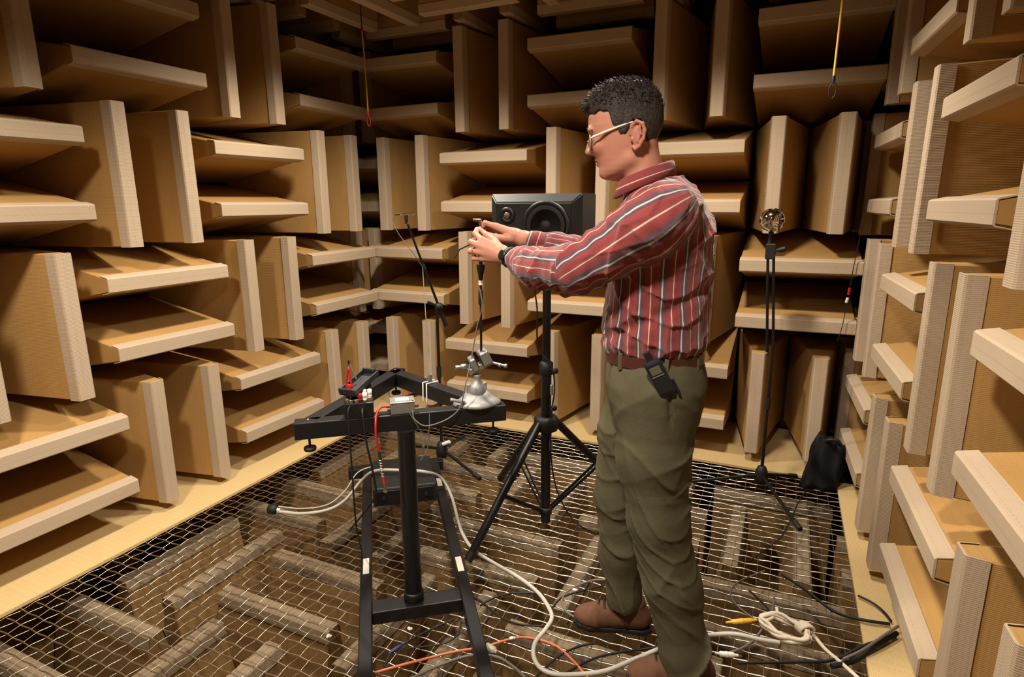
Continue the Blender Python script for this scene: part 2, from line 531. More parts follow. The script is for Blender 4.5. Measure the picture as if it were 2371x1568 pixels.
# ---- dark box lying on the rear of the rails
bx = ra+rd*.27+rp*.1825
rot = Matrix((rd, rp, Vector((0, 0, 1)))).transposed()
T = Matrix.Translation((bx.x, bx.y, .042)) @ rot.to_4x4()
eb = thing('equipment_box', (bx.x, bx.y, -.006), 'dark grey flat equipment box lying on the rear of the floor rails', 'box')
part(MB().box((bx.x, bx.y, .040), (.34, .30, .092), rot, .008), 'body', M_GREYPL, eb)
fr = bx+rd*.171
part(MB().box((fr.x, fr.y, .040), (.004, .27, .066), rot, .003), 'front_panel', M_BLACK, eb)
for k in (-.1, .1):
    p = fr+rp*k+rd*.003
    part(MB().cyl((p.x, p.y, .040), (p.x+rd.x*.012, p.y+rd.y*.012, .040), .009), 'knob', M_RUBBER, eb)

# ---- vise
M_CAST = plain('grey_cast_metal', (150, 150, 151), .5, .4, .5, .15, 60, .4)
VX = Vector((1.648, -1.648, .705))
vs = thing('bench_vise', VX, 'small silver vacuum-base vise clamped on the right end of the triangular frame', 'vise')
fb = (TR-TL).normalized(); fn = Vector((-fb.y, fb.x, 0))
VK = 1.12
def vp(a_, b_, h): return VX+(fb*a_+fn*b_)*VK+Vector((0, 0, h))
base = MB()
prof = [(1.0, 0), (1.03, .004), (1.0, .011), (.80, .021), (.60, .034), (.44, .05)]
n = 28; V = []; Fc = []
for r_, h in prof:
    for k in range(n):
        t = 2*PI*k/n
        lobe = 1+.05*math.cos(4*t)
        V.append(vp(.072*r_*lobe*math.cos(t), .052*r_*lobe*math.sin(t), h))
for i in range(len(prof)-1):
    for k in range(n): Fc.append((i*n+k, i*n+(k+1) % n, (i+1)*n+(k+1) % n, (i+1)*n+k))
Fc.append(tuple(range(n))[::-1]); Fc.append(tuple(range((len(prof)-1)*n, len(prof)*n)))
base._add(V, Fc, True)
part(base, 'suction_base', M_CAST, vs)
lev = MB().tube([vp(-.045, -.03, .022), vp(-.075, -.035, .034), vp(-.088, -.03, .036)], [.006, .006, .007], 8)
part(lev, 'lever', M_CAST, vs)
ped = MB().lathe([(.030, .036), (.033, .048), (.032, .062), (.026, .076), (.016, .084), (.013, .10), (.016, .112)], VX, n=20)
for sx in (-1, 1): ped.box(vp(sx*.022, 0, .062), (.014, .03, .034), None, .004)
part(ped, 'swivel_socket', M_CAST, vs)
hd = Vector((.80, .18, .42)); 
ha, hb_, hc = fb, fn, Vector((0, 0, 1))
rh = Matrix((fb, fn, Vector((0, 0, 1)))).transposed() @ Matrix.Rotation(math.radians(-24), 3, 'Y')
hp = vp(.012, 0, .140)
body = MB().box(hp, (.092, .036, .022), rh, .004)
part(body, 'jaw_body', M_ALU, vs)
part(MB().box(hp+rh @ Vector((-.018, 0, .020)), (.020, .060, .044), rh, .004), 'jaw', M_ALU, vs)
part(MB().box(hp+rh @ Vector((.028, 0, .022)), (.034, .060, .050), rh, .005), 'jaw', M_ALU, vs)
part(MB().box(hp+rh @ Vector((-.007, 0, .024)), (.005, .05, .04), rh, .001), 'jaw_pad', M_RUBBER, vs)
part(MB().box(hp+rh @ Vector((.010, 0, .024)), (.005, .05, .04), rh, .001), 'jaw_pad', M_RUBBER, vs)
sa = hp+rh @ Vector((-.015, 0, .010)); sb_ = hp-fb*.088-fn*.004+Vector((0, 0, .002))
part(MB().tube([sa, sa.lerp(sb_, .45), sa.lerp(sb_, .46), sa.lerp(sb_, .72), sa.lerp(sb_, .73), sb_], [.006, .006, .0095, .0095, .0065, .0065], 12), 'screw', M_ALU, vs)
ha_ = hp+rh @ Vector((.030, -.006, .004)); hb2 = hp+fb*.086-fn*.024+Vector((0, 0, .0))
part(MB().cyl(ha_, hb2, .0045, n=8).sphere(hb2, .008, n=8).sphere(ha_.lerp(hb2, .68)-Vector((0, 0, .002)), .0075, n=8), 'handle_bar', M_ALU, vs)

# ---- microphone rod held in the vise
RB = Vector((1.662, -1.637, .865))
rdv = Vector((.004, .004, .44))
def rq(z): 
    t = (z-.865)/.44
    return RB+rdv*t
mr = thing('microphone_rod', rq(.85), 'thin black rod rising from the vise jaws to the hands, with a microphone mount', 'microphone rod')
part(MB().cyl(rq(.845), rq(1.13), .0042, n=10), 'rod', M_BLACKM, mr)
part(MB().tube([rq(1.06), rq(1.065), rq(1.11), rq(1.115)], [.0045, .0085, .0085, .006], 12), 'sleeve', M_RUBBER, mr)
part(MB().cyl(rq(1.130), rq(1.146), .0075, n=12), 'white_ring', M_WHITEPL, mr)
part(MB().tube([rq(1.146), rq(1.165), rq(1.185), rq(1.20)], [.0065, .009, .0135, .0145], 14), 'connector', M_RUBBER, mr)
part(MB().cyl(rq(1.20), rq(1.322), .006, n=10), 'microphone_body', M_BLACK, mr)
part(MB().cyl(rq(1.322), rq(1.345), .005, n=10).box(rq(1.347)+Vector((-.01, -.004, 0)), (.03, .006, .008), None, .001), 'microphone_tip', M_CHROME, mr)
part(MB().tube([rq(1.27)+Vector((-.02, -.03, 0)), rq(1.262)+Vector((-.055, -.045, -.01)), rq(1.25)+Vector((-.075, -.05, -.03))], [.003, .003, .0015], 6), 'thumb_screw', M_RUBBER, mr)
# microphone lead hanging down beside the rod to the metal box
mlead = catmull([rq(1.12)+Vector((.002, -.012, 0)), rq(1.06)+Vector((.012, -.014, 0)), rq(.98)+Vector((-.008, -.018, 0)), rq(.88)+Vector((-.022, -.03, 0)), Vector((1.640, -1.712, .80)), Vector((1.628, -1.735, .72)), Vector((1.60, -1.775, .685)), Vector((1.55, -1.83, .672)), Vector((1.512, -1.842, .695)), Vector((1.50, -1.832, .722))], 8)
solo(MB().tube(mlead, .0022, 6), 'microphone_lead', M_GREYD, mlead[-1], 'thin grey lead looping from the microphone rod down to the silver box', 'cable')

# ---- small cast metal box on the front beam
mbx = Vector((1.448, -1.818, .706))
rotb = Matrix((fb, fn, Vector((0, 0, 1)))).transposed()
mo = thing('metal_box', mbx, 'small silver cast box with a red lead on the front beam of the stand', 'box')
part(MB().box(mbx+Vector((0, 0, .019)), (.080, .062, .038), rotb, .003), 'body', M_ALU, mo)
part(MB().box(mbx+Vector((0, 0, .0405)), (.084, .066, .005), rotb, .0015), 'lid', M_ALU, mo)
part(MB().box(mbx+Vector((0, 0, .0435)), (.045, .032, .0012), rotb, 0), 'label_plate', M_TAPE, mo)
for k in (-1, 1):
    for j in (-1, 1):
        part(MB().lathe([(.0035, .043), (.0035, .0445)], mbx+fb*.034*k+fn*.026*j, n=8), 'screw', M_CHROME, mo)
p = mbx+fb*.041-fn*.012+Vector((0, 0, .018))
part(MB().cyl(p, p+fb*.014, .0055, n=10), 'socket', M_CHROME, mo)
p = mbx-fb*.041+Vector((0, 0, .022))
part(MB().cyl(p, p-fb*.012, .006, n=10), 'socket', M_RED, mo, 'red socket')
part(MB().cyl(p-fn*.014-Vector((0, 0, .008)), p-fb*.010-fn*.014-Vector((0, 0, .008)), .005, n=10), 'socket', M_BLUE, mo, 'blue socket')
# red lead with a coiled spring end, hanging from the metal box
rl = catmull([p-fb*.012, p-fb*.030-Vector((0, 0, .002)), p-fb*.046-fn*.03-Vector((0, 0, .012)), p-fb*.052-fn*.058-Vector((0, 0, .045)), p-fb*.052-fn*.064-Vector((0, 0, .09)), p-fb*.046-fn*.064-Vector((0, 0, .135))], 8)
rt = thing('test_lead', rl[0], 'red test lead with a coiled wire end hanging in front of the column', 'cable')
part(MB().tube(rl, .0042, 8), 'red_wire', M_RED, rt)
e0 = rl[-1]; dv = Vector((.20, -.10, -1)).normalized()
part(MB().cyl(e0, e0+dv*.030, .0052, n=10), 'sleeve', M_RUBBER, rt)
cp_ = []
_, ca, cb2 = frame_from(dv)
for i in range(61):
    t = i/60; ang = t*2*PI*7
    cp_.append(e0+dv*(.028+.062*t)+(ca*math.cos(ang)+cb2*math.sin(ang))*.0052)
part(MB().tube(cp_, .0016, 6), 'coiled_wire', M_STEEL, rt)
part(MB().cyl(e0+dv*.088, e0+dv*.112, .0045, n=10), 'red_sleeve', M_RED, rt)
part(MB().cyl(e0+dv*.112, e0+dv*.13, .003, n=8).box(e0+dv*.134, (.012, .006, .012), None, .001), 'clip', M_CHROME, rt)

# ---- black terminal box with binding posts
tb = Vector((1.335, -1.905, .706))
to = thing('terminal_box', tb, 'black box with red, white and black binding posts on the front beam', 'box')
part(MB().box(tb+Vector((0, 0, .026)), (.094, .070, .052), rotb, .003), 'body', M_BLACK, to)
posts = [(-.036, .020, M_RED, .018), (-.036, -.012, M_CHROME, .012), (-.024, -.024, M_CHROME, .010), (-.018, .016, M_RUBBER, .020), (-.008, -.022, M_CHROME, .010), (-.002, .016, M_RED, .028), (.004, -.012, M_RED, .026), (.018, .016, M_WHITEPL, .030), (.020, -.014, M_WHITEPL, .028), (.036, .014, M_WHITEPL, .030), (.036, -.016, M_CHROME, .012)]
for a_, b_, m_, h_ in posts:
    q = tb+fb*a_+fn*b_+Vector((0, 0, .052))
    part(MB().lathe([(.0075, 0), (.0075, h_*.35), (.0055, h_*.4), (.0085, h_*.5), (.0085, h_), (.004, h_+.002)], q, n=10), 'binding_post', m_, to)
q = tb-fn*.036+fb*.01+Vector((0, 0, .03))
part(MB().cyl(q, q-fn*.010, .0075, n=12), 'socket', M_CHROME, to)

# ---- hollow black case lying tilted on the posts
tc_ = tb+fb*.006+fn*.045+Vector((0, 0, .094))
ld = Vector((-.06, .93, .22)).normalized()
_, la, lb = frame_from(ld)
rt_ = Matrix((ld, la, lb)).transposed()
ks = thing('meter_case', tb+fn*.03+Vector((0, 0, .075)), 'hollow black plastic case lying tilted above the binding posts', 'case')
cs = MB()
cs.box(tc_, (.150, .062, .006), rt_, .002)
part(cs, 'bottom', M_GREYPL, ks)
for k in (-1, 1): part(MB().box(tc_+rt_ @ Vector((0, .030*k, .010)), (.150, .006, .018), rt_, .002), 'side_wall', M_GREYPL, ks)
for k in (-1, 1): part(MB().box(tc_+rt_ @ Vector((.072*k, 0, .012)), (.010, .062, .022), rt_, .003), 'end_wall', M_GREYPL, ks)
part(MB().cyl(tc_+rt_ @ Vector((.074, .02, .024)), tc_+rt_ @ Vector((.06, .02, .024)), .004, n=8), 'catch', M_CHROME, ks)
part(MB().box(tc_+rt_ @ Vector((0, 0, -.022)), (.07, .04, .044), rt_, .003), 'foot', M_RUBBER, ks)

# ---- clips standing in the case
q = tc_-ld*.068-la*.005+Vector((0, 0, .018))
cl = thing('red_clip', q, 'red plastic test clip standing upright at the left end of the black case', 'clip')
part(MB().tube(catmull([q, q+Vector((.002, 0, .03)), q+Vector((.009, .004, .072)), q+Vector((.014, .006, .030)), q+Vector((.016, .006, 0))], 6), .0032, 8), 'loop', M_RED, cl)
part(MB().box(q+Vector((.008, .003, .006)), (.024, .012, .02), None, .003), 'grip', M_RED, cl)
q = tc_-ld*.002-la*.012+Vector((0, 0, .018))
cl2 = thing('metal_clip', q, 'grey metal probe clip leaning out of the middle of the black case', 'clip')
part(MB().tube([q, q+Vector((-.012, -.004, .035)), q+Vector((-.018, -.006, .052))], [.003, .003, .0045], 8), 'shank', M_GREYD, cl2)
part(MB().box(q+Vector((-.020, -.007, .058)), (.010, .006, .016), None, .001), 'jaw', M_CHROME, cl2)

# ---- white strap hanging over the rear right beam
a, b = inset(TA, TR)
sp = a.lerp(b, .42)+Vector((0, 0, .031))
wsr = thing('white_strap', sp, 'pair of thin white bands looped over the far beam of the triangular frame', 'strap')
dn = (b-a).normalized(); dn2 = Vector((-dn.y, dn.x, 0)); 
if (CAM-sp).dot(dn2) < 0: dn2 = -dn2
for k in (-.012, .012):
    c0 = sp+dn*k
    part(MB().tube([c0-dn2*.028-Vector((0, 0, .02)), c0-dn2*.027+Vector((0, 0, .002)), c0+dn2*.028+Vector((0, 0, .002)), c0+dn2*.030-Vector((0, 0, .072))], .0030, 8), 'band', M_WHITEPL, wsr)
part(MB().tube([sp+Vector((0, 0, .004)), sp+Vector((-.004, 0, .018)), sp+Vector((.004, 0, .034))], [.007, .010, .006], 8), 'knot', M_GREYD, wsr)

# ---- loudspeaker on its tripod
SX, SY = 1.682, -1.061
ss = thing('speaker_stand', (SX, SY, ZF), 'tall black tripod stand with braces carrying the loudspeaker', 'stand')
part(MB().cyl((SX, SY, -.052), (SX, SY, .70), .0225, n=20), 'lower_tube', M_BLACKM, ss)
part(MB().cyl((SX, SY, .70), (SX, SY, 1.187), .0180, n=20), 'upper_tube', M_BLACKM, ss)
part(MB().lathe([(.0235, .66), (.030, .665), (.030, .715), (.020, .722)], (SX, SY, 0)), 'collar', M_RUBBER, ss)
k1 = part(MB().cyl((SX+.02, SY-.01, .69), (SX+.05, SY-.03, .692), .006, n=8).lathe([(.012, 0), (.014, .006), (.012, .012)], (SX+.05, SY-.03, .692), (.8, -.6, 0), 10), 'knob', M_RUBBER, ss)
part(MB().cyl((SX+.02, SY-.01, .52), (SX+.045, SY-.028, .522), .006, n=8).lathe([(.012, 0), (.014, .006), (.012, .012)], (SX+.045, SY-.028, .522), (.8, -.6, 0), 10), 'knob', M_RUBBER, ss)
hub = MB().lathe([(.024, .40), (.052, .405), (.056, .455), (.046, .468), (.024, .468)], (SX, SY, 0))
part(hub, 'hub', M_RUBBER, ss)
part(MB().lathe([(.024, -.01), (.030, -.008), (.030, .018), (.024, .022)], (SX, SY, 0)), 'lower_hub', M_RUBBER, ss)
feet = [(1.505, -1.480), (1.985, -.665), (1.30, -.745)]
for fx, fy in feet:
    dv = Vector((fx-SX, fy-SY, 0)); u = dv.normalized()
    side = Vector((-u.y, u.x, 0))
    top = Vector((SX, SY, .445))+u*.04
    foot = Vector((fx, fy, -.045))
    lg = MB().tube([top, foot], .0180, 12)
    lg = part(lg, 'leg', M_BLACKM, ss)
    dd = (foot-top).normalized()
    part(MB().tube([foot-dd*.03, foot+dd*.012], .0185, 12), 'rubber_foot', M_RUBBER, lg)
    m_ = top.lerp(foot, .55)
    for sg in (-1, 1):
        part(MB().beam(Vector((SX, SY, .005))+u*.02+side*.008*sg, m_+side*.014*sg, .004, .016, .001), 'brace', M_BLACKM, ss)

for zz in (.60, .34):
    part(MB().box((SX+.032, SY-.018, zz), (.014, .012, .05), None, .004), 'cable_clip', M_ALU, ss)
sc = Vector((1.668, -1.075, 1.187))
vw = Vector((SX-CAM.x, SY-CAM.y, 0)).normalized()
yaw_s = math.radians(18)
fwd = Matrix.Rotation(yaw_s, 3, 'Z') @ (-vw)          # direction the baffle faces
fwd = Vector((-vw.x, -vw.y, 0)); fwd.rotate(Matrix.Rotation(-yaw_s, 3, 'Z'))
rgt = Vector((0, 0, 1)).cross(fwd)                    # to the right seen from the camera
rs = Matrix((rgt, fwd, Vector((0, 0, 1)))).transposed()
sk = thing('loudspeaker', sc, 'dark grey two-way loudspeaker lying on its side on the tall tripod', 'loudspeaker')
def sp_(x, y, z): return sc+rs @ Vector((x, y, z))
SW, SH, SD = .385, .250, .25
ch = .042
poly = [(-SW/2+ch, 0), (SW/2-ch, 0), (SW/2, ch), (SW/2, SH-ch*0.2), (SW/2, SH-ch), (SW/2-ch, SH), (-SW/2+ch, SH), (-SW/2, SH-ch), (-SW/2, ch)]
bm = bmesh.new(); bmesh.ops.create_cube(bm, size=1)
for v in bm.verts: v.co = Vector((v.co.x*SW, v.co.y*SD, v.co.z*SH+SH/2))
ed = [e for e in bm.edges if all(v.co.y > 0 for v in e.verts)]
bmesh.ops.bevel(bm, geom=ed, offset=.034, segments=1, affect='EDGES')
ed = [e for e in bm.edges]
bmesh.ops.bevel(bm, geom=ed, offset=.004, segments=2, affect='EDGES')
part(MB().bm(bm, Matrix.Translation(sc) @ rs.to_4x4()), 'cabinet', M_GREYPL, sk)
fy_ = SD/2
part(MB().box(sp_(0, fy_+.001, SH/2), (SW-.075, .006, SH-.075), rs, .002), 'baffle', M_RUBBER, sk)
wo = sp_(.055, fy_+.004, SH/2)
part(MB().lathe([(.098, 0), (.098, .008), (.088, .012), (.084, .004)], wo, fwd, 32), 'woofer_frame', M_GREYPL, sk)
part(MB().lathe([(.084, .006), (.078, .010), (.050, -.012+.014), (.028, .001), (.026, .004), (.016, .011), (.003, .014)], wo, fwd, 32), 'woofer_cone', M_RUBBER, sk)
tw = sp_(-.108, fy_+.004, SH*.66)
part(MB().lathe([(.033, 0), (.033, .004), (.018, .005), (.016, .001)], tw, fwd, 24), 'tweeter_plate', M_BLACK, sk)
part(MB().lathe([(.0155, .002), (.013, .007), (.007, .011), (.001, .012)], tw, fwd, 20), 'tweeter_dome', plain('bronze_dome', (112, 88, 66), .4), sk)
# badge: short line of small gold letters, unreadable in the photograph
bd = MB()
for i in range(5):
    x0 = -.131+i*.0085
    bd.box(sp_(x0, fy_+.0050, SH*.385), (.0022, .001, .013), rs, 0)
    bd.box(sp_(x0+.0025, fy_+.0050, SH*.385+(.0055 if i % 2 else -.0055)), (.005, .001, .002), rs, 0)
bd.box(sp_(-.113, fy_+.0050, SH*.345), (.036, .001, .0022), rs, 0)
part(bd, 'badge', M_GOLD, sk)
part(MB().lathe([(.018, 0), (.018, .003), (.016, .0032)], sp_(-.02, fy_+.004, SH*.18), fwd, 16), 'port', M_RUBBER, sk)
spc = catmull([(SX-.035, SY-.03, 1.17), (SX-.042, SY-.034, 1.05), (SX-.032, SY-.03, .95), (SX-.03, SY-.024, .80), (SX+.034, SY-.02, .70), (SX+.046, SY-.02, .60), (SX+.035, SY-.02, .50), (SX+.036, SY-.03, .30), (SX+.05, SY+.02, .10), (SX+.12, SY+.05, -.045), (SX+.25, SY-.02, -.052)], 8)
solo(MB().tube(spc, .0035, 6), 'speaker_cable', M_RUBBER, spc[-1], 'thin black cable running down the loudspeaker stand to the wire floor', 'cable')

# ---- microphone stands
def mic_stand(x, y, feet, zc, lab, name='microphone_stand', pole_r=.0085):
    s = thing(name, (x, y, ZF), lab, 'stand', None)
    part(MB().cyl((x, y, .02), (x, y, zc), pole_r, n=12), 'pole', M_BLACKM, s)
    part(MB().lathe([(.012, -.035), (.03, -.03), (.034, .0), (.03, .035), (.02, .06), (.010, .065)], (x, y, 0), n=14), 'tripod_hub', M_RUBBER, s)
    for fx, fy in feet:
        u = Vector((fx-x, fy-y, 0)).normalized()
        t0 = Vector((x, y, .012))+u*.025; f0 = Vector((fx, fy, -.046))
        lg = part(MB().tube([t0, f0], .0085, 10), 'leg', M_BLACKM, s)
        dd = (f0-t0).normalized()
        part(MB().tube([f0-dd*.045, f0+dd*.008], .0125, 10), 'rubber_foot', M_RUBBER, lg)
    part(MB().tube([(x, y, zc*.52), (x, y, zc*.52+.06)], .0135, 12), 'height_clutch', M_RUBBER, s)
    return s
ms = mic_stand(.884, -.668, [(1.195, -.800), (.83, -.33), (.60, -.58)], .86, 'black boom microphone stand in the corner behind the triangular frame')
part(MB().cyl((.905, -.685, .055), (.945, -.68, .075), .011, n=10), 'white_clamp', M_WHITEPL, ms)
cq = Vector((.893, -.662, .850))
part(MB().lathe([(.016, -.02), (.020, -.012), (.020, .012), (.016, .02)], cq, (.6, .8, 0), 14), 'boom_clamp', M_RUBBER, ms)
part(MB().tube([cq, cq+Vector((-.03, -.06, .03))], [.006, .009], 8), 'clamp_knob', M_RUBBER, ms)
btop = Vector((.806, -.808, 1.315)); bdir = (btop-cq).normalized()
part(MB().tube([cq-bdir*.075, cq-bdir*.07, btop], [.006, .0072, .0055], 10), 'boom', M_BLACKM, ms)
part(MB().tube([cq-bdir*.12, cq-bdir*.05], .0125, 10), 'counterweight', M_RUBBER, ms)
part(MB().tube([cq+bdir*.22, cq+bdir*.25], .0095, 10), 'boom_collar', M_RUBBER, ms)
mt = btop
mk = thing('measurement_microphone', mt, 'slim silver microphone on top of the boom in the corner', 'microphone')
part(MB().box(mt+Vector((0, 0, .012)), (.012, .018, .03), None, .003), 'holder', M_RUBBER, mk)
part(MB().cyl(mt+Vector((.045, .02, .034)), mt+Vector((-.03, -.01, .032)), .0062, n=12), 'body', M_CHROME, mk)
part(MB().cyl(mt+Vector((-.03, -.01, .032)), mt+Vector((-.055, -.02, .030)), .004, n=10), 'plug', M_RUBBER, mk)
part(MB().box(mt+Vector((.006, -.006, -.012)), (.018, .01, .012), None, .002), 'spring_clip', M_CHROME, mk)
bc = catmull([mt+Vector((-.055, -.02, .030)), mt+Vector((-.064, -.026, -.005)), mt+Vector((-.035, -.02, -.07)), mt+Vector((.022, .010, -.16)), cq+bdir*.235+Vector((.0, -.012, 0))], 8)
kn_ = sp+Vector((0, 0, .032)); st0 = cq+bdir*.235+Vector((0, -.012, 0))
bc += [st0.lerp(kn_, t)-Vector((0, 0, .05*4*t*(1-t))) for t in [k/16 for k in range(1, 17)]]
solo(MB().tube(bc, .0022, 6), 'boom_cable', M_GREYD, bc[-1], 'thin grey cord hanging from the boom in the corner to the white bands', 'cable')

mb2 = mic_stand(2.578, -.283, [(2.76, -.664), (2.19, -.415), (2.742, -.09)], .72, 'slim black tripod stand carrying the chrome ball by the door')
p0, p1 = Vector((2.578, -.283, .70)), Vector((2.540, -.285, 1.19))
part(MB().tube([p0, p1], .0068, 10), 'upper_rod', M_BLACKM, mb2)
part(MB().tube([p0+Vector((-.026, -.002, -.03)), p1+Vector((-.024, -.002, -.02))], .0068, 10), 'folded_boom', M_BLACKM, mb2)
part(MB().box(p1+Vector((-.012, 0, -.025)), (.046, .022, .075), None, .005), 'boom_clamp', M_RUBBER, mb2)
part(MB().tube([p1+Vector((.01, -.005, -.02)), p1+Vector((.035, -.01, -.015)), p1+Vector((.052, -.012, -.010))], [.006, .014, .013], 10), 'clamp_knob', M_RUBBER, mb2)
part(MB().tube([p1+Vector((-.02, 0, .005)), p1+Vector((-.018, 0, .05)), p1+Vector((-.017, 0, .088))], [.010, .008, .006], 10), 'swivel', M_RUBBER, mb2)
bc0 = Vector((2.5235, -.287, 1.312))
ball = thing('chrome_ball', bc0-Vector((0, 0, .055)), 'shiny chrome ball fixed on top of the slim stand by the door', 'ball')
part(MB().sphere(bc0, .0565, n=32), 'shell', M_CHROME, ball)
part(MB().torus(bc0+Vector((.030, 0, 0)), .049, .0022, (1, .15, 0), 28, 6), 'seam_ring', M_GREYPL, ball)
part(MB().cyl(bc0-Vector((0, 0, .052)), bc0-Vector((0, 0, .072)), .012, n=12), 'stem', M_RUBBER, ball)

# ---- black bag slumped in the corner by the door
bg = Vector((2.855, -.135, ZF))
bag = thing('black_bag', bg, 'black soft bag slumped in the corner between the door and the right wall', 'bag')
bm = bmesh.new(); bmesh.ops.create_cube(bm, size=1)
bmesh.ops.subdivide_edges(bm, edges=list(bm.edges), cuts=7, use_grid_fill=True)
for v in bm.verts:
    x, y, z = v.co
    tz = z+.5
    w_ = 1-.16*tz**2; d_ = 1-.40*tz
    q = Vector((x*.165*w_+.042*tz, y*.13*d_, tz*.258-.05*x*tz))
    rr2 = 1-.18*(abs(x*2)**4*abs(y*2)**4)
    nz = .012*math.sin(9*tz+4*x)+.010*math.sin(13*x+7*y+5*tz)
    v.co = Vector((q.x*rr2+nz*.6, q.y*rr2+nz, max(0.003, q.z+.008*math.sin(11*x+3*y))))
part(MB().bm(bm, Matrix.Translation(bg), True), 'body', plain('black_nylon', (14, 14, 17), .75, 0, .25, .2, 80, .5), bag)
part(MB().tube(catmull([bg+Vector((.0, -.03, .255)), bg+Vector((.02, -.04, .278)), bg+Vector((.06, -.04, .278)), bg+Vector((.085, -.03, .245))], 6), .008, 8), 'handle', M_RUBBER, bag)

# ---- hanging cords with hooks
def cord(x, y, z1, z0, dx, col, hookmat, lab, over=None):
    o = thing('yellow_rope', (x, y, z1), lab, 'rope', None)
    pts = catmull([(x-dx, y, z1), (x-dx*.4, y, z1*.65+z0*.35), (x, y, z0)], 8)
    part(MB().tube(pts, .0045, 8), 'cord', col, o)
    part(MB().tube([(x, y, z0+.02), (x, y, z0+.006), (x, y, z0-.008)], [.0065, .0085, .006], 10), 'sleeve', hookmat, o)
    part(MB().torus((x+.001, y, z0-.036), .0125, .0030, (0, 1, .1), 20, 6, 2.3), 'hook_loop', hookmat, o)
    return o
c1 = cord(.217, -.30, 2.40, 1.925, .012, M_ROPE, M_RED, 'yellow cord with red ends hanging in front of the far corner')
part(MB().tube([(.205, -.30, 2.39), (.205, -.30, 2.405), (.205, -.30, 2.43)], [.008, .008, .004], 8), 'upper_sleeve', M_RED, c1)
part(MB().cyl((.205, -.30, 2.43), (.205, -.30, 2.62), .003, n=6), 'ceiling_wire', M_RUBBER, c1)
c2 = cord(2.709, -.60, 2.60, 1.862, -.014, M_ROPE, M_RUBBER, 'yellow cord with a black hook hanging in front of the door')

# ---- thin wire with a red plug hanging in front of the door's right edge
hw = thing('hanging_wire', (2.90, -.03, .66), 'thin black wire with red and white plugs hanging at the door edge', 'cable')
part(MB().tube(catmull([(2.935, -.03, 1.42), (2.915, -.03, 1.20), (2.906, -.03, 1.08), (2.900, -.03, .97)], 8), .0022, 6), 'wire', M_RUBBER, hw)
part(MB().tube([(2.900, -.03, .975), (2.898, -.03, .94)], .0065, 8), 'red_plug', M_RED, hw)
part(MB().tube([(2.897, -.03, .925), (2.892, -.03, .90)], .007, 8), 'white_plug', M_WHITEPL, hw)
part(MB().tube(catmull([(2.894, -.03, .90), (2.890, -.035, .82), (2.884, -.035, .76), (2.872, -.03, .70)], 8), .0020, 6), 'lower_wire', M_RUBBER, hw)

# ---- cables and small things on the wire floor
def cable(pts, r, mat, lab, name='cable', dz=0.0, n=7, cat='cable'):
    P = [Vector(p)+Vector((0, 0, dz)) for p in pts]
    P = [Vector((p.x, p.y, max(p.z, ZF+.0055+r))) for p in P]
    P = catmull(P, 7)
    rnd = random.Random(int(abs(P[0].x)*1e4))
    return solo(MB().tube(P, r, n), name, mat, P[0], lab, cat)
WHITE = [(0.468, -1.518, -0.05), (0.598, -1.483, -0.05), (0.686, -1.403, -0.05), (0.723, -1.319, -0.03), (0.757, -1.23, 0.04), (0.835, -1.215, 0.10), (0.953, -1.164, 0.104), (1.069, -1.128, 0.102), (1.119, -1.061, 0.05), (1.199, -1.101, -0.01), (1.323, -1.256, -0.03), (1.391, -1.33, -0.05), (1.489, -1.417, -0.05), (1.607, -1.468, -0.05), (1.746, -1.517, -0.05), (1.852, -1.573, -0.05), (1.921, -1.637, -0.05), (1.953, -1.687, -0.05), (1.953, -1.752, -0.05), (1.945, -1.82, -0.05), (1.961, -1.877, -0.05), (1.998, -1.918, -0.05), (2.048, -1.927, -0.05), (2.111, -1.903, -0.05), (2.194, -1.85, -0.05), (2.269, -1.76, -0.05), (2.336, -1.677, -0.05), (2.402, -1.604, -0.05), (2.472, -1.549, -0.05), (2.552, -1.507, -0.05), (2.634, -1.499, -0.05), (2.694, -1.488, -0.05)]
cable(WHITE, .0078, M_GREYC, 'thick light grey cable snaking from the floor plug over the box to the rope coil', dz=.006)
pb = Vector((.452, -1.522, -.034))
pg = thing('floor_plug', (pb.x, pb.y, ZF+.004), 'round black cable plug on the wire floor at the left end of the grey cable', 'plug')
part(MB().lathe([(.012, -.022), (.022, -.020), (.025, -.008), (.025, .008), (.021, .018), (.011, .022)], pb, (.95, .3, 0), 16), 'body', M_RUBBER, pg)
part(MB().cyl(pb+Vector((.018, .006, 0)), pb+Vector((.034, .010, -.004)), .009, n=10), 'strain_relief', M_WHITEPL, pg)
part(MB().cyl(pb-Vector((.030, .010, 0)), pb-Vector((.018, .006, 0)), .006, n=10), 'prong', M_CHROME, pg)
cable([(0.449, -1.499, -0.03), (0.555, -1.438, -0.05), (0.642, -1.353, -0.05), (0.675, -1.259, -0.01), (0.68, -1.164, 0.045), (0.735, -1.09, 0.06), (0.765, -1.02, 0.03)], .0035, M_GREYC, 'thin light grey wire curving from the floor plug to the rear beam')
ORANGE = [(1.529, -2.149, -0.05), (1.608, -2.067, -0.05), (1.712, -1.968, -0.05), (1.793, -1.906, -0.05), (1.868, -1.827, -0.05), (1.922, -1.803, -0.05), (2, -1.8, -0.05), (2.057, -1.824, -0.05), (2.112, -1.861, -0.05), (2.159, -1.898, -0.05)]
cable(ORANGE, .0045, M_ORANGE, 'orange cable crossing the wire floor under the front rail')
K = M_RUBBER
cable([(1.684, -1.722, -0.05), (1.717, -1.653, -0.05), (1.782, -1.598, -0.05), (1.875, -1.565, -0.05)], .0038, K, 'short black cable arching on the wire floor right of the column')
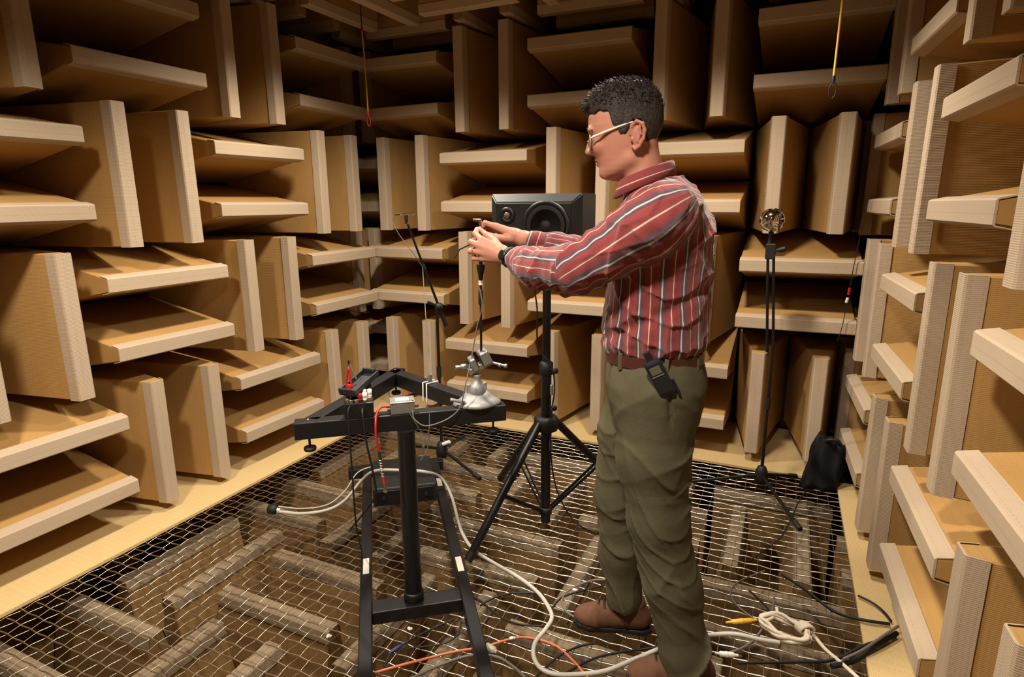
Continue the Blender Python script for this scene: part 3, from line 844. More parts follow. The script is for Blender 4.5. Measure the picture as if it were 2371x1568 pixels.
cable([(1.58, -1.63, -0.05), (1.612, -1.68, -0.05), (1.691, -1.708, -0.05), (1.782, -1.751, -0.05), (1.861, -1.755, -0.05), (1.943, -1.728, -0.05)], .0036, K, 'black cable running from the right rail to the grey cable')
cable([(1.542, -2.117, -0.05), (1.528, -2.061, -0.05), (1.549, -1.979, -0.05), (1.596, -1.888, -0.05), (1.634, -1.827, -0.05)], .0036, K, 'black cable with a blue end between the two front rails')
cable([(1.663, -1.829, -0.05), (1.684, -1.891, -0.05), (1.665, -1.945, -0.05), (1.613, -1.984, -0.05), (1.559, -2.02, -0.05)], .0030, K, 'thin black cable curling under the right front rail')
cable([(1.646, -2.123, -0.05), (1.702, -2.035, -0.05), (1.772, -1.958, -0.05), (1.852, -1.929, -0.05), (1.922, -1.946, -0.05), (1.984, -1.977, -0.05)], .0048, M_GREYD, 'dark grey cable arching under the milky connector at the front')
cable([(2.001, -1.964, -0.05), (2.034, -1.849, -0.05), (2.083, -1.774, -0.05), (2.129, -1.737, -0.05)], .0038, K, 'black cable reaching from the front edge to the brown shoe')
cable([(2.063, -1.936, -0.05), (2.14, -1.812, -0.05), (2.221, -1.74, -0.05), (2.296, -1.689, -0.05), (2.37, -1.629, -0.05)], .0040, K, 'black cable passing between the two shoes')
cable([(1.93, -1.638, -0.05), (1.943, -1.56, -0.05), (1.99, -1.497, -0.05), (2.07, -1.418, -0.05)], .0038, K, 'black cable crossing the grey cable beside the forward shoe')
cable([(2.091, -1.37, -0.05), (2.015, -1.412, -0.05), (1.956, -1.498, -0.05), (1.95, -1.571, -0.05), (1.983, -1.623, -0.05), (2.031, -1.644, -0.05)], .0040, M_GREYD, 'grey cable looping round the toe of the forward shoe')
cable([(2.63, -1.066, -0.05), (2.548, -1.174, -0.05), (2.519, -1.255, -0.05), (2.537, -1.322, -0.05), (2.592, -1.375, -0.05), (2.622, -1.392, -0.05)], .0032, M_GREYD, 'thin grey wire curving behind the yellow plug')
cable([(2.583, -1.226, -0.05), (2.631, -1.279, -0.05), (2.655, -1.322, -0.05), (2.645, -1.369, -0.05), (2.618, -1.399, -0.05)], .0038, K, 'black lead ending in the yellow plug')
cable([(2.671, -1.229, -0.05), (2.66, -1.345, -0.05), (2.614, -1.502, -0.05), (2.559, -1.584, -0.05), (2.502, -1.624, -0.05)], .0040, M_GREYD, 'grey lead running past the rope coil to the white plug')
cable([(2.694, -1.063, -0.05), (2.771, -1.125, -0.05), (2.869, -1.226, -0.05), (2.947, -1.268, -0.03), (3.038, -1.254, -0.03)], .0055, K, 'thick black cable running over the floor to the right ledge')
cable([(2.576, -1.633, -0.05), (2.753, -1.549, -0.05), (2.855, -1.493, -0.05), (2.955, -1.399, -0.03), (3.047, -1.321, -0.03)], .0050, K, 'black cable along the front of the bundle on the right ledge')
cable([(2.847, -1.531, -0.05), (2.918, -1.469, -0.05), (2.987, -1.392, -0.026), (3.051, -1.308, -0.022)], .0085, K, 'thickest black cable of the bundle on the right ledge')
cable([(2.88, -1.50, -0.045), (2.935, -1.452, -0.03), (2.995, -1.378, -0.018), (3.055, -1.295, -0.014)], .0045, M_GREYD, 'grey cable lying on top of the black bundle at the right ledge', dz=.012)
cable([(2.953, -1.122, -0.03), (2.999, -1.15, -0.03), (3.028, -1.188, -0.03), (3.045, -1.234, -0.03)], .0040, K, 'thin black cable curving over the right ledge')
cable([(2.571, -1.021, -0.05), (2.689, -0.753, -0.05), (2.761, -0.375, -0.05), (2.80, -0.23, -0.05)], .0028, K, 'thin black wire running from the black bag across the floor')
# rope coil
rc = Vector((2.711, -1.424, -.045))
ang0 = math.atan2(-.058, .02)
cp2 = []
NT_ = 5
for i in range(NT_*28+1):
    t = i/28*2*PI
    k = i/(NT_*28)
    wob = .006*math.sin(2.3*t)+.004*math.sin(5.1*t+1)
    a1, b1 = .072+wob+.008*math.sin(t*.7), .052+wob*.8
    x, y = a1*math.cos(t), b1*math.sin(t)
    ca_, sa_ = math.cos(-.35), math.sin(-.35)
    cp2.append(rc+Vector((x*ca_-y*sa_+.004*math.sin(7*k), x*sa_+y*ca_, .004+.022*k+.004*math.sin(3*t+k*9))))
rp_ = thing('rope_coil', (rc.x, rc.y, ZF+.004), 'coil of white cotton rope lying on the wire floor by the right ledge', 'rope')
part(MB().tube(cp2, .0064, 8), 'coil', M_WROPE, rp_)
wr_ = []
for i in range(60):
    t = i/59; ang = t*2*PI*4
    base_ = rc+Vector((.058, .022, .018))+Vector((-.020, .022, 0))*(t-.5)
    wr_.append(base_+Vector((.020*math.cos(ang), .012*math.cos(ang), .018*math.sin(ang))))
part(MB().tube(wr_, .0052, 8), 'binding_turns', M_WROPE, rp_)
tl = [rc+Vector((.064, .030, .016)), Vector((2.785, -1.385, -.045)), Vector((2.801, -1.402, -0.05)), Vector((2.832, -1.455, -0.05)), Vector((2.873, -1.499, -0.05)), Vector((2.923, -1.555, -0.05)), Vector((2.96, -1.60, -.05))]
part(MB().tube(catmull([Vector((p.x, p.y, max(p.z, -.047))) for p in tl], 7), .0062, 8), 'tail', M_WROPE, rp_)
part(MB().tube(catmull([rc+Vector((-.03, .05, .012)), rc+Vector((-.028, .068, .02)), rc+Vector((-.032, .088, .024))], 6), [.0055]*12+[.007], 8), 'free_end', M_WROPE, rp_)
# plugs
def plug(a, b, r, mat, lab, collar=None, name='cable_plug'):
    a, b = Vector(a), Vector(b); d = (b-a)
    o = thing(name, (a+b)/2-Vector((0, 0, r)), lab, 'plug')
    part(MB().tube([a, a+d*.08, a+d*.18, a+d*.22, a+d*.80, a+d*.86, b], [r*.45, r*.5, r*.55, r, r, r*.6, r*.5], 10), 'body', mat, o)
    part(MB().tube([a+d*.45, a+d*.47, a+d*.55, a+d*.57], [r, r*1.12, r*1.12, r], 10), 'grip_ring', mat, o)
    if collar: part(MB().tube([b, b+d*.15], [r*.45, r*.35], 8), 'tip', collar, o)
    return o
plug((2.520, -1.456, -.045), (2.618, -1.398, -.045), .009, M_YELLOW, 'yellow plug on the wire floor left of the rope coil')
plug((2.502, -1.626, -.045), (2.572, -1.606, -.045), .009, M_WHITEPL, 'white plug on the wire floor beside the rear shoe', M_CHROME)
plug((1.792, -1.905, -.042), (1.848, -1.918, -.042), .0125, M_CLEAR, 'milky plastic connector on the orange cable')
plug((1.522, -2.068, -.046), (1.542, -2.01, -.046), .007, M_BLUE, 'small dark blue plug on the black cable between the rails')
for i, (x, y, z, w) in enumerate([(1.974, -1.499, -.046, 'beside the toe of the forward shoe'), (1.863, -1.834, -.046, 'on the orange cable'), (1.283, -2.083, -.046, 'left of the left front rail'), (1.517, -1.938, -.046, 'between the front rails')]):
    b_ = MB().sphere((x, y, z), .0085, (1.2, .8, .6), Matrix.Rotation(i*.9, 3, 'Z'), 8)
    b_.box((x+.006, y+.004, z-.002), (.010, .007, .006), Matrix.Rotation(i*.7, 3, 'Z'), .002)
    solo(b_, 'paper_scrap', M_WHITEPL, (x, y, z-.008), 'small white scrap on the wire floor '+w, 'scrap')
# leads hanging from the boxes on the stand
hang1 = catmull([tb-fb*.03-fn*.038+Vector((0, 0, .045)), tb-fb*.036-fn*.058+Vector((0, 0, .02)), tb-fb*.036-fn*.062+Vector((0, 0, -.15)), tb-fb*.036-fn*.064+Vector((0, 0, -.34)), Vector((1.27, -1.88, .22)), Vector((1.19, -1.77, .06)), Vector((1.11, -1.68, -.006)), Vector((1.16, -1.74, -.040)), Vector((1.21, -1.79, -.046))], 8)
solo(MB().tube(hang1, .0032, 6), 'hanging_lead', M_RUBBER, hang1[-1], 'black lead hanging from the left side of the binding posts to the left rail', 'cable')
q = tb-fn*.046+fb*.01+Vector((0, 0, .03))
hang2 = catmull([q, q-fn*.02+Vector((0, 0, -.01)), q-fn*.028+fb*.006+Vector((0, 0, -.10)), q-fn*.028+fb*.02+Vector((0, 0, -.20)), q-fn*.02+fb*.024+Vector((0, 0, -.30)), q+fn*.03-fb*.03+Vector((0, 0, -.40)), q+fn*.06-fb*.07+Vector((0, 0, -.46))], 8)
solo(MB().tube(hang2, .0036, 6), 'hanging_lead', M_RUBBER, hang2[0], 'black lead plugged into the front of the terminal box', 'cable')
w1 = catmull([mbx+fb*.02-fn*.034+Vector((0, 0, .006)), mbx+fb*.05-fn*.05+Vector((0, 0, -.05)), mbx+fb*.074-fn*.05+Vector((0, 0, -.082)), mbx+fb*.085-fn*.045+Vector((0, 0, -.05)), mbx+fb*.088-fn*.03+Vector((0, 0, -.01)), mbx+fb*.08-fn*.035+Vector((0, 0, -.12)), mbx+fb*.05-fn*.045+Vector((0, 0, -.17))], 8)
solo(MB().tube(w1, .0014, 5), 'bare_wire', M_GREYD, w1[0], 'thin bare wire dangling below the silver box', 'cable')

# ================================================================ the person
PO = np.array([2.29, -1.70, ZF+.004]); PF = np.array([-.985, -.174, 0]); PF /= np.linalg.norm(PF)
PL = np.array([-PF[1], PF[0], 0])
def p2w(p):
    p = np.asarray(p, dtype=float)
    return PO+np.outer(p[:, 0], PF)+np.outer(p[:, 1], PL)+np.outer(p[:, 2], [0, 0, 1.]) if p.ndim == 2 else PO+p[0]*PF+p[1]*PL+np.array([0, 0, p[2]])

def cone(P, a, b, ra, rb):
    a = np.asarray(a, np.float32); b = np.asarray(b, np.float32); ba = b-a
    t = np.clip(((P-a) @ ba)/max(float(ba @ ba), 1e-12), 0, 1)
    q = P-a-t[:, None]*ba
    return np.sqrt((q*q).sum(1))-(ra+(rb-ra)*t)
def ell(P, c, r, R_=None):
    q = P-np.asarray(c, np.float32)
    if R_ is not None: q = q @ np.asarray(R_, np.float32)
    r = np.asarray(r, np.float32)
    k0 = np.sqrt(((q/r)**2).sum(1)); k1 = np.sqrt(((q/(r*r))**2).sum(1))+1e-9
    return k0*(k0-1)/k1
def smin(a, b, k):
    h = np.clip(.5+.5*(b-a)/k, 0, 1)
    return b+(a-b)*h-k*h*(1-h)
def smax(a, b, k): return -smin(-a, -b, k)
def chain(P, pts, rs, k=.02):
    d = None
    for i in range(len(pts)-1):
        c = cone(P, pts[i], pts[i+1], rs[i], rs[i+1])
        d = c if d is None else smin(d, c, k)
    return d
def stack(P, tab, p=2.3):
    """body given by horizontal slices: rows (z, front x, back x, half width)"""
    tab = np.array(sorted(tab), np.float32)
    z = P[:, 2]
    zs = np.clip(z, tab[0, 0], tab[-1, 0])
    f, b, w = (np.interp(zs, tab[:, 0], tab[:, i]).astype(np.float32) for i in (1, 2, 3))
    c = (f+b)/2; a = np.maximum((f-b)/2, .004); w = np.maximum(w, .004)
    k = (np.abs((P[:, 0]-c)/a)**p+np.abs(P[:, 1]/w)**p)**(1/p)
    d = (k-1)*np.minimum(a, w)
    dz = np.maximum(z-tab[-1, 0], tab[0, 0]-z)
    return np.where(dz > 0, np.hypot(np.maximum(d, 0), dz), d)
def fold(P, A, freq, ph=0.0):
    """cloth creases: sum of a few warped sines"""
    x, y, z = P[:, 0], P[:, 1], P[:, 2]
    w = .55*np.sin(freq*(.31*x+.2*y-.25*z)+1.3+ph)
    return A*(np.sin(freq*(A*0+.72*x-.25*y+.65*z)+3*w+ph)+.6*np.sin(freq*1.7*(-.42*x+.3*y+.85*z)+2*w+2.1*ph+.7)+.4*np.sin(freq*2.6*(.9*x+.5*y+.2*z)+w*4+ph))/2

def crease(P, A, freq, ph=0.0, dx=.5, dy=.25, dz=1.0):
    x, y, z = P[:, 0], P[:, 1], P[:, 2]
    w1 = np.sin(7.3*x+9.1*z+5.2*y+ph); w2 = np.sin(13.7*y-8.3*z+4.4*x+1.7*ph); w3 = np.sin(23*x+17*y-11*z+.6*ph)
    r1 = 1-np.abs(np.sin(freq*(dx*x+dy*y+dz*z)*.5+1.5*w1+.9*w2+ph))
    r2 = 1-np.abs(np.sin(freq*.8*(-dz*.8*x+dy*y+dz*.7*z)*.5+1.2*w2+.8*w3+2.3*ph))
    m1 = np.clip(.55+.6*w2, 0, 1); m2 = np.clip(.45+.6*w1*w3, 0, 1)
    return -A*(r1**3*m1+.8*r2**3*m2-.25)

def mesh_sdf(f, lo, hi, h, bs=12):
    """sparse surface nets"""
    lo = np.array(lo, float); hi = np.array(hi, float)
    nb = np.ceil((hi-lo)/(h*bs)).astype(int)
    B = np.stack(np.meshgrid(*[np.arange(n) for n in nb], indexing='ij'), -1).reshape(-1, 3)
    cen = (lo+(B+.5)*h*bs).astype(np.float32)
    act = np.abs(f(cen)) < h*bs*1.15+.012
    B = B[act]
    N = nb*bs+2
    g = np.stack(np.meshgrid(*[np.arange(bs+1)]*3, indexing='ij'), -1).reshape(-1, 3)
    idx = B[:, None, :]*bs+g[None]
    pts = (lo+idx.reshape(-1, 3)*h).astype(np.float32)
    val = np.concatenate([f(pts[i:i+400000]) for i in range(0, len(pts), 400000)])
    val = np.where(val == 0, 1e-7, val)
    v = val.reshape(len(B), bs+1, bs+1, bs+1)
    I0 = B*bs
    # cells
    s = v < 0
    cs = [(i, j, k) for i in (0, 1) for j in (0, 1) for k in (0, 1)]
    cnt = sum(s[:, i:bs+i, j:bs+j, k:bs+k].astype(np.int8) for i, j, k in cs)
    cb, ci, cj, ck = np.nonzero((cnt > 0) & (cnt < 8))
    corner = {c: v[cb, ci+c[0], cj+c[1], ck+c[2]] for c in cs}
    acc = np.zeros((len(cb), 3)); num = np.zeros(len(cb))
    for a in cs:
        for ax in range(3):
            if a[ax] == 0:
                b = list(a); b[ax] = 1; b = tuple(b)
                va, vb = corner[a], corner[b]
                m = (va < 0) != (vb < 0)
                t = np.where(m, va/np.where(m, va-vb, 1), 0)
                p = np.repeat(np.array(a, float)[None], len(cb), 0); p[:, ax] += t
                acc += p*m[:, None]; num += m
    gi = I0[cb]+np.stack([ci, cj, ck], 1)
    V = lo+(gi+acc/num[:, None])*h
    key = (gi[:, 0]*N[1]+gi[:, 1])*N[2]+gi[:, 2]
    o = np.argsort(key); ks = key[o]
    def look(q):
        kk = (q[:, 0]*N[1]+q[:, 1])*N[2]+q[:, 2]
        j = np.clip(np.searchsorted(ks, kk), 0, len(ks)-1)
        return np.where(ks[j] == kk, o[j], -1)
    F = []
    for ax in range(3):
        sl0 = [slice(0, bs)]*3; sl1 = [slice(0, bs)]*3; sl1[ax] = slice(1, bs+1)
        a, b = s[(slice(None),)+tuple(sl0)], s[(slice(None),)+tuple(sl1)]
        eb, ei, ej, ek = np.nonzero(a != b)
        q = I0[eb]+np.stack([ei, ej, ek], 1)
        u, w = (ax+1) % 3, (ax+2) % 3
        off = []
        for du, dw in ((0, 0), (-1, 0), (-1, -1), (0, -1)):
            qq = q.copy(); qq[:, u] += du; qq[:, w] += dw; off.append(look(qq))
        quad = np.stack(off, 1)
        flip = a[eb, ei, ej, ek]
        quad = np.where(flip[:, None], quad, quad[:, ::-1])
        F.append(quad[(quad >= 0).all(1)])
    F = np.concatenate(F)
    return V, F

def np_mesh(name, V, F, mat, parent, world=True, stripe=None):
    W_ = p2w(V) if world else V
    base = parent
    while base is not None and base.parent: base = base.parent
    if base is not None: W_ = W_-np.array(base.location)
    m = bpy.data.meshes.new(name)
    m.vertices.add(len(W_)); m.vertices.foreach_set('co', np.ascontiguousarray(W_, np.float32).ravel())
    m.loops.add(len(F)*4); m.loops.foreach_set('vertex_index', np.ascontiguousarray(F, np.int32).ravel())
    m.polygons.add(len(F)); m.polygons.foreach_set('loop_start', np.arange(0, len(F)*4, 4, dtype=np.int32))
    m.polygons.foreach_set('use_smooth', np.ones(len(F), bool))
    m.update(calc_edges=True); m.validate()
    if stripe is not None:
        at = m.attributes.new('stripe', 'FLOAT', 'POINT'); at.data.foreach_set('value', np.ascontiguousarray(stripe, np.float32))
    m.materials.append(mat)
    o = bpy.data.objects.new(name, m); COL.objects.link(o)
    if parent: o.parent = parent
    return o

# ---- materials
def mat_skin():
    t = NT('skin')
    n1 = t.noise(9, 4, .6); n2 = t.noise(220, 2, .6)
    c = t.mix(n1, lin(172, 116, 96), lin(190, 136, 114))
    lp = t.node('ShaderNodeAttribute', attribute_name='stripe')
    c = t.mix(lp.outputs['Fac'], c, lin(150, 78, 70))
    t.set(c, .48, 0, .4)
    t.b.inputs['Subsurface Weight'].default_value = .12
    t.b.inputs['Subsurface Radius'].default_value = (.02, .008, .004)
    t.b.inputs['Subsurface Scale'].default_value = .3
    t.bump(n2, .12, .001); return t.m
M_SKIN = mat_skin()
def mat_shirt():
    t = NT('striped_shirt_cotton')
    a = t.node('ShaderNodeAttribute', attribute_name='stripe')
    x = t.math('FRACT', t.math('MULTIPLY', a.outputs['Fac'], 1/.056))
    red, dk, wh, rd2 = lin(134, 58, 58), lin(76, 66, 78), lin(188, 176, 164), lin(120, 52, 54)
    st_ = [(0, wh), (.058, wh), (.070, dk), (.21, dk), (.235, rd2), (.50, red), (.515, wh), (.548, wh), (.56, red), (.70, rd2), (.90, red), (.915, dk), (.99, dk)]
    col = t.ramp(x, st_)
    n = t.noise(60, 3, .6); n2 = t.noise(700, 2, .6)
    col = t.mix(t.math('MULTIPLY', n, .25), col, lin(110, 46, 50))
    t.set(col, .9, 0, .15)
    t.b.inputs['Sheen Weight'].default_value = .25
    t.bump(t.math('ADD', t.noise(26, 3, .55), t.math('MULTIPLY', n2, .15)), .5, .006)
    return t.m
M_SHIRT = mat_shirt()
def cloth(name, a_, b_, sc_=24, bump=.45, rough=.9):
    t = NT(name); n = t.noise(sc_, 4, .6); n2 = t.noise(600, 2, .6)
    t.set(t.mix(n, lin(*a_), lin(*b_)), rough, 0, .15)
    t.bump(t.math('ADD', n, t.math('MULTIPLY', n2, .15)), bump, .006); return t.m
M_TROU = cloth('olive_twill', (75, 71, 54), (92, 87, 66), 14)
M_SUEDE = cloth('brown_suede', (88, 60, 46), (110, 78, 60), 40, .4)
M_BELT = plain('brown_leather', (70, 34, 28), .4, 0, .5, .2, 60, .2)
M_HAIR = None
def mat_hair():
    t = NT('short_dark_hair')
    mp = t.node('ShaderNodeMapping'); mp.inputs['Scale'].default_value = (90, 260, 90)
    t.l.new(t.tc.outputs['Object'], mp.inputs[0])
    n = t.noise(1.0, 4, .7, mp.outputs[0])
    t.set(t.ramp(n, [(.3, lin(22, 17, 15)), (.7, lin(56, 43, 35))]), .5, 0, .4)
    t.bump(n, .9, .006); return t.m
M_HAIR = mat_hair()

pr = thing('person', PO, 'person in red striped shirt and glasses adjusting the microphone rod with both hands', 'person')

# ---- skin: head, neck, arms and hands in one surface
HEAD = [(1.757, .165, .078, .044), (1.738, .196, .052, .062), (1.712, .215, .039, .0715), (1.688, .2245, .0345, .0755), (1.664, .2255, .034, .077), (1.648, .2215, .036, .0765), (1.634, .2145, .040, .075), (1.612, .2105, .046, .072), (1.592, .206, .056, .068), (1.576, .2005, .068, .064), (1.561, .194, .080, .059), (1.547, .190, .093, .052), (1.535, .184, .105, .042), (1.526, .172, .118, .029), (1.520, .156, .130, .013)]
S_N, E_N, W_N = (-.01, .175, 1.425), (.225, .155, 1.285), (.470, -.058, 1.293)
S_F, E_F, W_F = (.03, -.185, 1.435), (.215, -.285, 1.285), (.458, -.202, 1.342)
def finger(P, pts, rs): 
    d = None
    for i in range(len(pts)-1):
        c = cone(P, pts[i], pts[i+1], rs[i], rs[i+1])
        d = c if d is None else smin(d, c, .004)
    return d
def hand_near(P):
    d = cone(P, (.470, -.058, 1.293), (.500, -.070, 1.300), .0255, .0265)
    for a_, b_, r0, r1 in [((.500, -.075, 1.314), (.572, -.088, 1.345), .0165, .0115), ((.503, -.070, 1.306), (.580, -.078, 1.329), .0165, .0115), ((.503, -.070, 1.296), (.578, -.078, 1.307), .0165, .0110), ((.500, -.074, 1.286), (.567, -.084, 1.286), .0155, .0105)]:
        d = smin(d, cone(P, a_, b_, r0, r1), .012)
    fs = [([(.572, -.088, 1.345), (.603, -.118, 1.363), (.606, -.148, 1.374), (.602, -.166, 1.377)], [.0108, .0092, .0082, .0072]),
          ([(.580, -.078, 1.329), (.612, -.100, 1.337), (.613, -.138, 1.340), (.598, -.156, 1.341)], [.0108, .0095, .0085, .0078]),
          ([(.578, -.078, 1.307), (.615, -.100, 1.308), (.612, -.138, 1.313), (.596, -.154, 1.316)], [.0104, .0093, .0083, .0075]),
          ([(.567, -.084, 1.286), (.603, -.102, 1.284), (.603, -.132, 1.290), (.590, -.146, 1.294)], [.0095, .0082, .0075, .0068]),
          ([(.510, -.082, 1.318), (.540, -.118, 1.342), (.572, -.140, 1.358), (.594, -.156, 1.371)], [.0150, .0120, .0098, .0082])]
    for p_, r_ in fs: d = smin(d, finger(P, p_, r_), .0045)
    return d
def hand_far(P):
    d = cone(P, (.458, -.202, 1.342), (.490, -.203, 1.351), .0250, .0255)
    for a_, b_, r0, r1 in [((.490, -.194, 1.357), (.556, -.198, 1.383), .0160, .0115), ((.490, -.206, 1.356), (.560, -.212, 1.380), .0160, .0115), ((.490, -.216, 1.350), (.555, -.226, 1.370), .0155, .0105), ((.488, -.220, 1.342), (.544, -.236, 1.354), .0150, .0100)]:
        d = smin(d, cone(P, a_, b_, r0, r1), .012)
    fs = [([(.556, -.198, 1.383), (.592, -.194, 1.394), (.606, -.186, 1.376), (.603, -.182, 1.360)], [.0106, .0090, .0080, .0072]),
          ([(.560, -.212, 1.380), (.598, -.212, 1.386), (.614, -.202, 1.362), (.610, -.196, 1.346)], [.0106, .0092, .0082, .0075]),
          ([(.555, -.226, 1.370), (.592, -.228, 1.370), (.611, -.214, 1.346), (.606, -.206, 1.332)], [.0102, .0090, .0080, .0072]),
          ([(.544, -.236, 1.354), (.578, -.240, 1.348), (.598, -.226, 1.328), (.596, -.216, 1.316)], [.0092, .0080, .0073, .0066]),
          ([(.500, -.190, 1.344), (.540, -.176, 1.346), (.570, -.168, 1.354), (.592, -.172, 1.364)], [.0150, .0120, .0098, .0082])]
    for p_, r_ in fs: d = smin(d, finger(P, p_, r_), .0045)
    return d
def skull(P): return smin(stack(P, HEAD, 2.25), ell(P, (.124, 0, 1.684), (.093, .073, .083)), .012)
def head_sdf(P):
    d = skull(P)
    # narrow the face towards the front, fill the jaw
    for s_ in (-1, 1):
        d = smin(d, cone(P, (.105, s_*.050, 1.574), (.168, s_*.020, 1.536), .017, .015), .02)
        d = smin(d, ell(P, (.186, s_*.036, 1.608), (.020, .022, .020)), .015)      # cheek
        d = smin(d, ell(P, (.213, s_*.026, 1.654), (.010, .026, .007)), .010)      # brow
        d = smax(d, -ell(P, (.219, s_*.033, 1.632), (.012, .017, .010)), .008)     # socket
        d = smin(d, ell(P, (.196, s_*.033, 1.630), (.013, .016, .0125)), .003)     # lids
        d = smin(d, ell(P, (.2085, s_*.0115, 1.594), (.009, .0075, .0065)), .006)  # nostril
    d = smin(d, cone(P, (.2140, 0, 1.642), (.2238, 0, 1.599), .0065, .0096), .010)
    d = smin(d, ell(P, (.1970, 0, 1.5745), (.0085, .021, .0048)), .006)
    d = smin(d, ell(P, (.1925, 0, 1.5630), (.0080, .019, .0052)), .006)
    d = smax(d, -ell(P, (.2040, 0, 1.5690), (.0065, .022, .0014)), .002)
    d = smin(d, ell(P, (.178, 0, 1.538), (.012, .018, .012)), .012)
    # neck
    d = smin(d, cone(P, (.052, 0, 1.44), (.086, 0, 1.60), .064, .054), .022)
    for s_ in (-1, 1):
        e = [(.103, .074, 1.636), (.101, .079, 1.656), (.088, .084, 1.667), (.072, .087, 1.660), (.066, .087, 1.642), (.069, .085, 1.622), (.079, .081, 1.604), (.089, .077, 1.597), (.096, .074, 1.604)]
        e = [(x, s_*y, z) for x, y, z in e]
        ear = None
        for i in range(len(e)-1):
            c = cone(P, e[i], e[i+1], .0046, .0046); ear = c if ear is None else smin(ear, c, .003)
        ear = smin(ear, ell(P, (.085, s_*.077, 1.634), (.016, .0055, .031)), .004)
        an = [(.080, s_*.085, 1.655), (.077, s_*.086, 1.635), (.083, s_*.083, 1.615)]
        ear = smin(ear, chain(P, an, [.003]*3, .002), .003)
        ear = smin(ear, ell(P, (.0985, s_*.077, 1.622), (.005, .005, .007)), .003)
        d = smin(d, ear, .004)
    return d
def body_sdf(P):
    d = np.full(len(P), .5, np.float32)
    def put(m, f, k):
        if m.any(): d[m] = smin(d[m], f(P[m]).astype(np.float32), k)
    z, x = P[:, 2], P[:, 0]
    put(z > 1.43, head_sdf, .001)
    put(z < 1.52, lambda Q: stack(Q, [(1.12, .115, -.075, .12), (1.30, .105, -.08, .125), (1.40, .09, -.07, .12), (1.45, .075, -.04, .09), (1.475, .05, -.02, .06)], 2.2), .03)
    put(z < 1.52, lambda Q: chain(Q, [(0.02, .10, 1.40), S_N, E_N, W_N], [.04, .040, .036, .026], .02), .015)
    put(z < 1.52, lambda Q: chain(Q, [(0.03, -.10, 1.40), S_F, E_F, W_F], [.04, .040, .036, .026], .02), .015)
    put((x > .42) & (z > 1.22) & (z < 1.45), hand_near, .010)
    put((x > .42) & (z > 1.22) & (z < 1.45), hand_far, .010)
    return d
V, F = mesh_sdf(body_sdf, (-.12, -.36, 1.10), (.66, .26, 1.80), .0024)
Pb = V.astype(np.float32)
lipm = np.clip(1-np.maximum(ell(Pb, (.1985, 0, 1.5690), (.012, .0235, .0105)), 0)/.002, 0, 1)*.75
ruddy = .35*np.exp(-(np.linalg.norm(Pb-np.array([.226, 0, 1.600]), axis=1)/.016)**2)+.22*np.exp(-((Pb[:, 0]-.185)/.025)**2-((Pb[:, 2]-1.602)/.018)**2)*(np.abs(Pb[:, 1]) > .02)
ruddy += .30*((np.abs(Pb[:, 1]) > .076) & (Pb[:, 2] > 1.59))
np_mesh('body', V, F, M_SKIN, pr, True, np.clip(np.maximum(lipm, ruddy), 0, 1))['label'] = 'bare skin of head, neck and hands'

# ---- hair
def hair_sdf(P):
    x, y, z = P[:, 0], P[:, 1], P[:, 2]
    base = skull(P)
    top = np.clip((z-1.70)/.05, 0, 1)
    front = np.clip((x-.16)/.06, 0, 1)
    n = np.sin(210*x+60*np.sin(31*y)+40*z)*np.sin(190*y+33*x)*.5+.5*np.sin(95*x-130*y+70*z)
    low = np.clip((z-1.60)/.07, 0, 1)
    th = .0030+.0040*low+.0080*top+.0040*front*top+(.0012+.0030*top)*n
    d = base-th
    # tuft standing forward over the forehead
    for k, (yy, ln) in enumerate([(-.035, .9), (-.018, 1.0), (0, 1.05), (.016, 1.0), (.032, .95), (.046, .8)]):
        d = smin(d, cone(P, (.192, yy*.9, 1.742), (.214+.020*ln, yy, 1.722-.008*(k % 2)), .0125, .0045), .010)
        d = smin(d, cone(P, (.205, yy, 1.733), (.232+.006*(k % 3), yy*1.02, 1.702+.004*(k % 2)), .0075, .0020), .006)
    # keep only what lies above the hairline
    hl = np.interp(x, [.02, .045, .062, .070, .095, .108, .118, .130, .152, .162, .172, .20, .26], [1.590, 1.592, 1.605, 1.668, 1.672, 1.655, 1.634, 1.640, 1.668, 1.690, 1.700, 1.697, 1.694]).astype(np.float32)
    back = x < .066
    hl = np.where(back, np.interp(x, [.02, .066], [1.588, 1.602]), hl)
    cut = (hl-z)*.7+.0025*np.sin(300*x+120*y)
    d = smax(d, cut, .004)
    return smax(d, -(base+.004), .002)
V, F = mesh_sdf(hair_sdf, (.0, -.11, 1.56), (.27, .11, 1.82), .0022)
# loose tufts on the crown
rg = np.random.default_rng(5)
cand = np.nonzero((V[:, 2] > 1.712) & (hair_sdf(V.astype(np.float32)+np.array([0, 0, .006], np.float32)) > 0))[0]
pick = rg.choice(cand, min(1500, len(cand)), replace=False)
tv, tf = [], []
cc = np.array([.122, 0, 1.665])
for i in pick:
    p_ = V[i]; n_ = p_-cc; n_ /= np.linalg.norm(n_)
    L_ = (.008+.009*rg.random())*(.5+.5*np.clip((p_[2]-1.71)/.05, 0, 1))
    dr_ = n_*.75+np.array([.55, 0, .25])*(.4+.6*rg.random())+rg.normal(0, .22, 3); dr_ /= np.linalg.norm(dr_)
    s_ = np.cross(dr_, rg.normal(0, 1, 3)); s_ /= np.linalg.norm(s_); s2_ = np.cross(dr_, s_)
    k0 = len(V)+len(tv)
    for t_, w_ in ((-.25, .0017), (.45, .0014), (1.0, .0003)):
        c_ = p_+dr_*L_*t_+np.array([.35, 0, -.3])*L_*max(t_, 0)**2*.35
        for q in range(4): tv.append(c_+(s_*math.cos(q*PI/2)+s2_*math.sin(q*PI/2))*w_)
    for a_ in range(2):
        for q in range(4): tf.append((k0+a_*4+q, k0+a_*4+(q+1) % 4, k0+a_*4+4+(q+1) % 4, k0+a_*4+4+q))
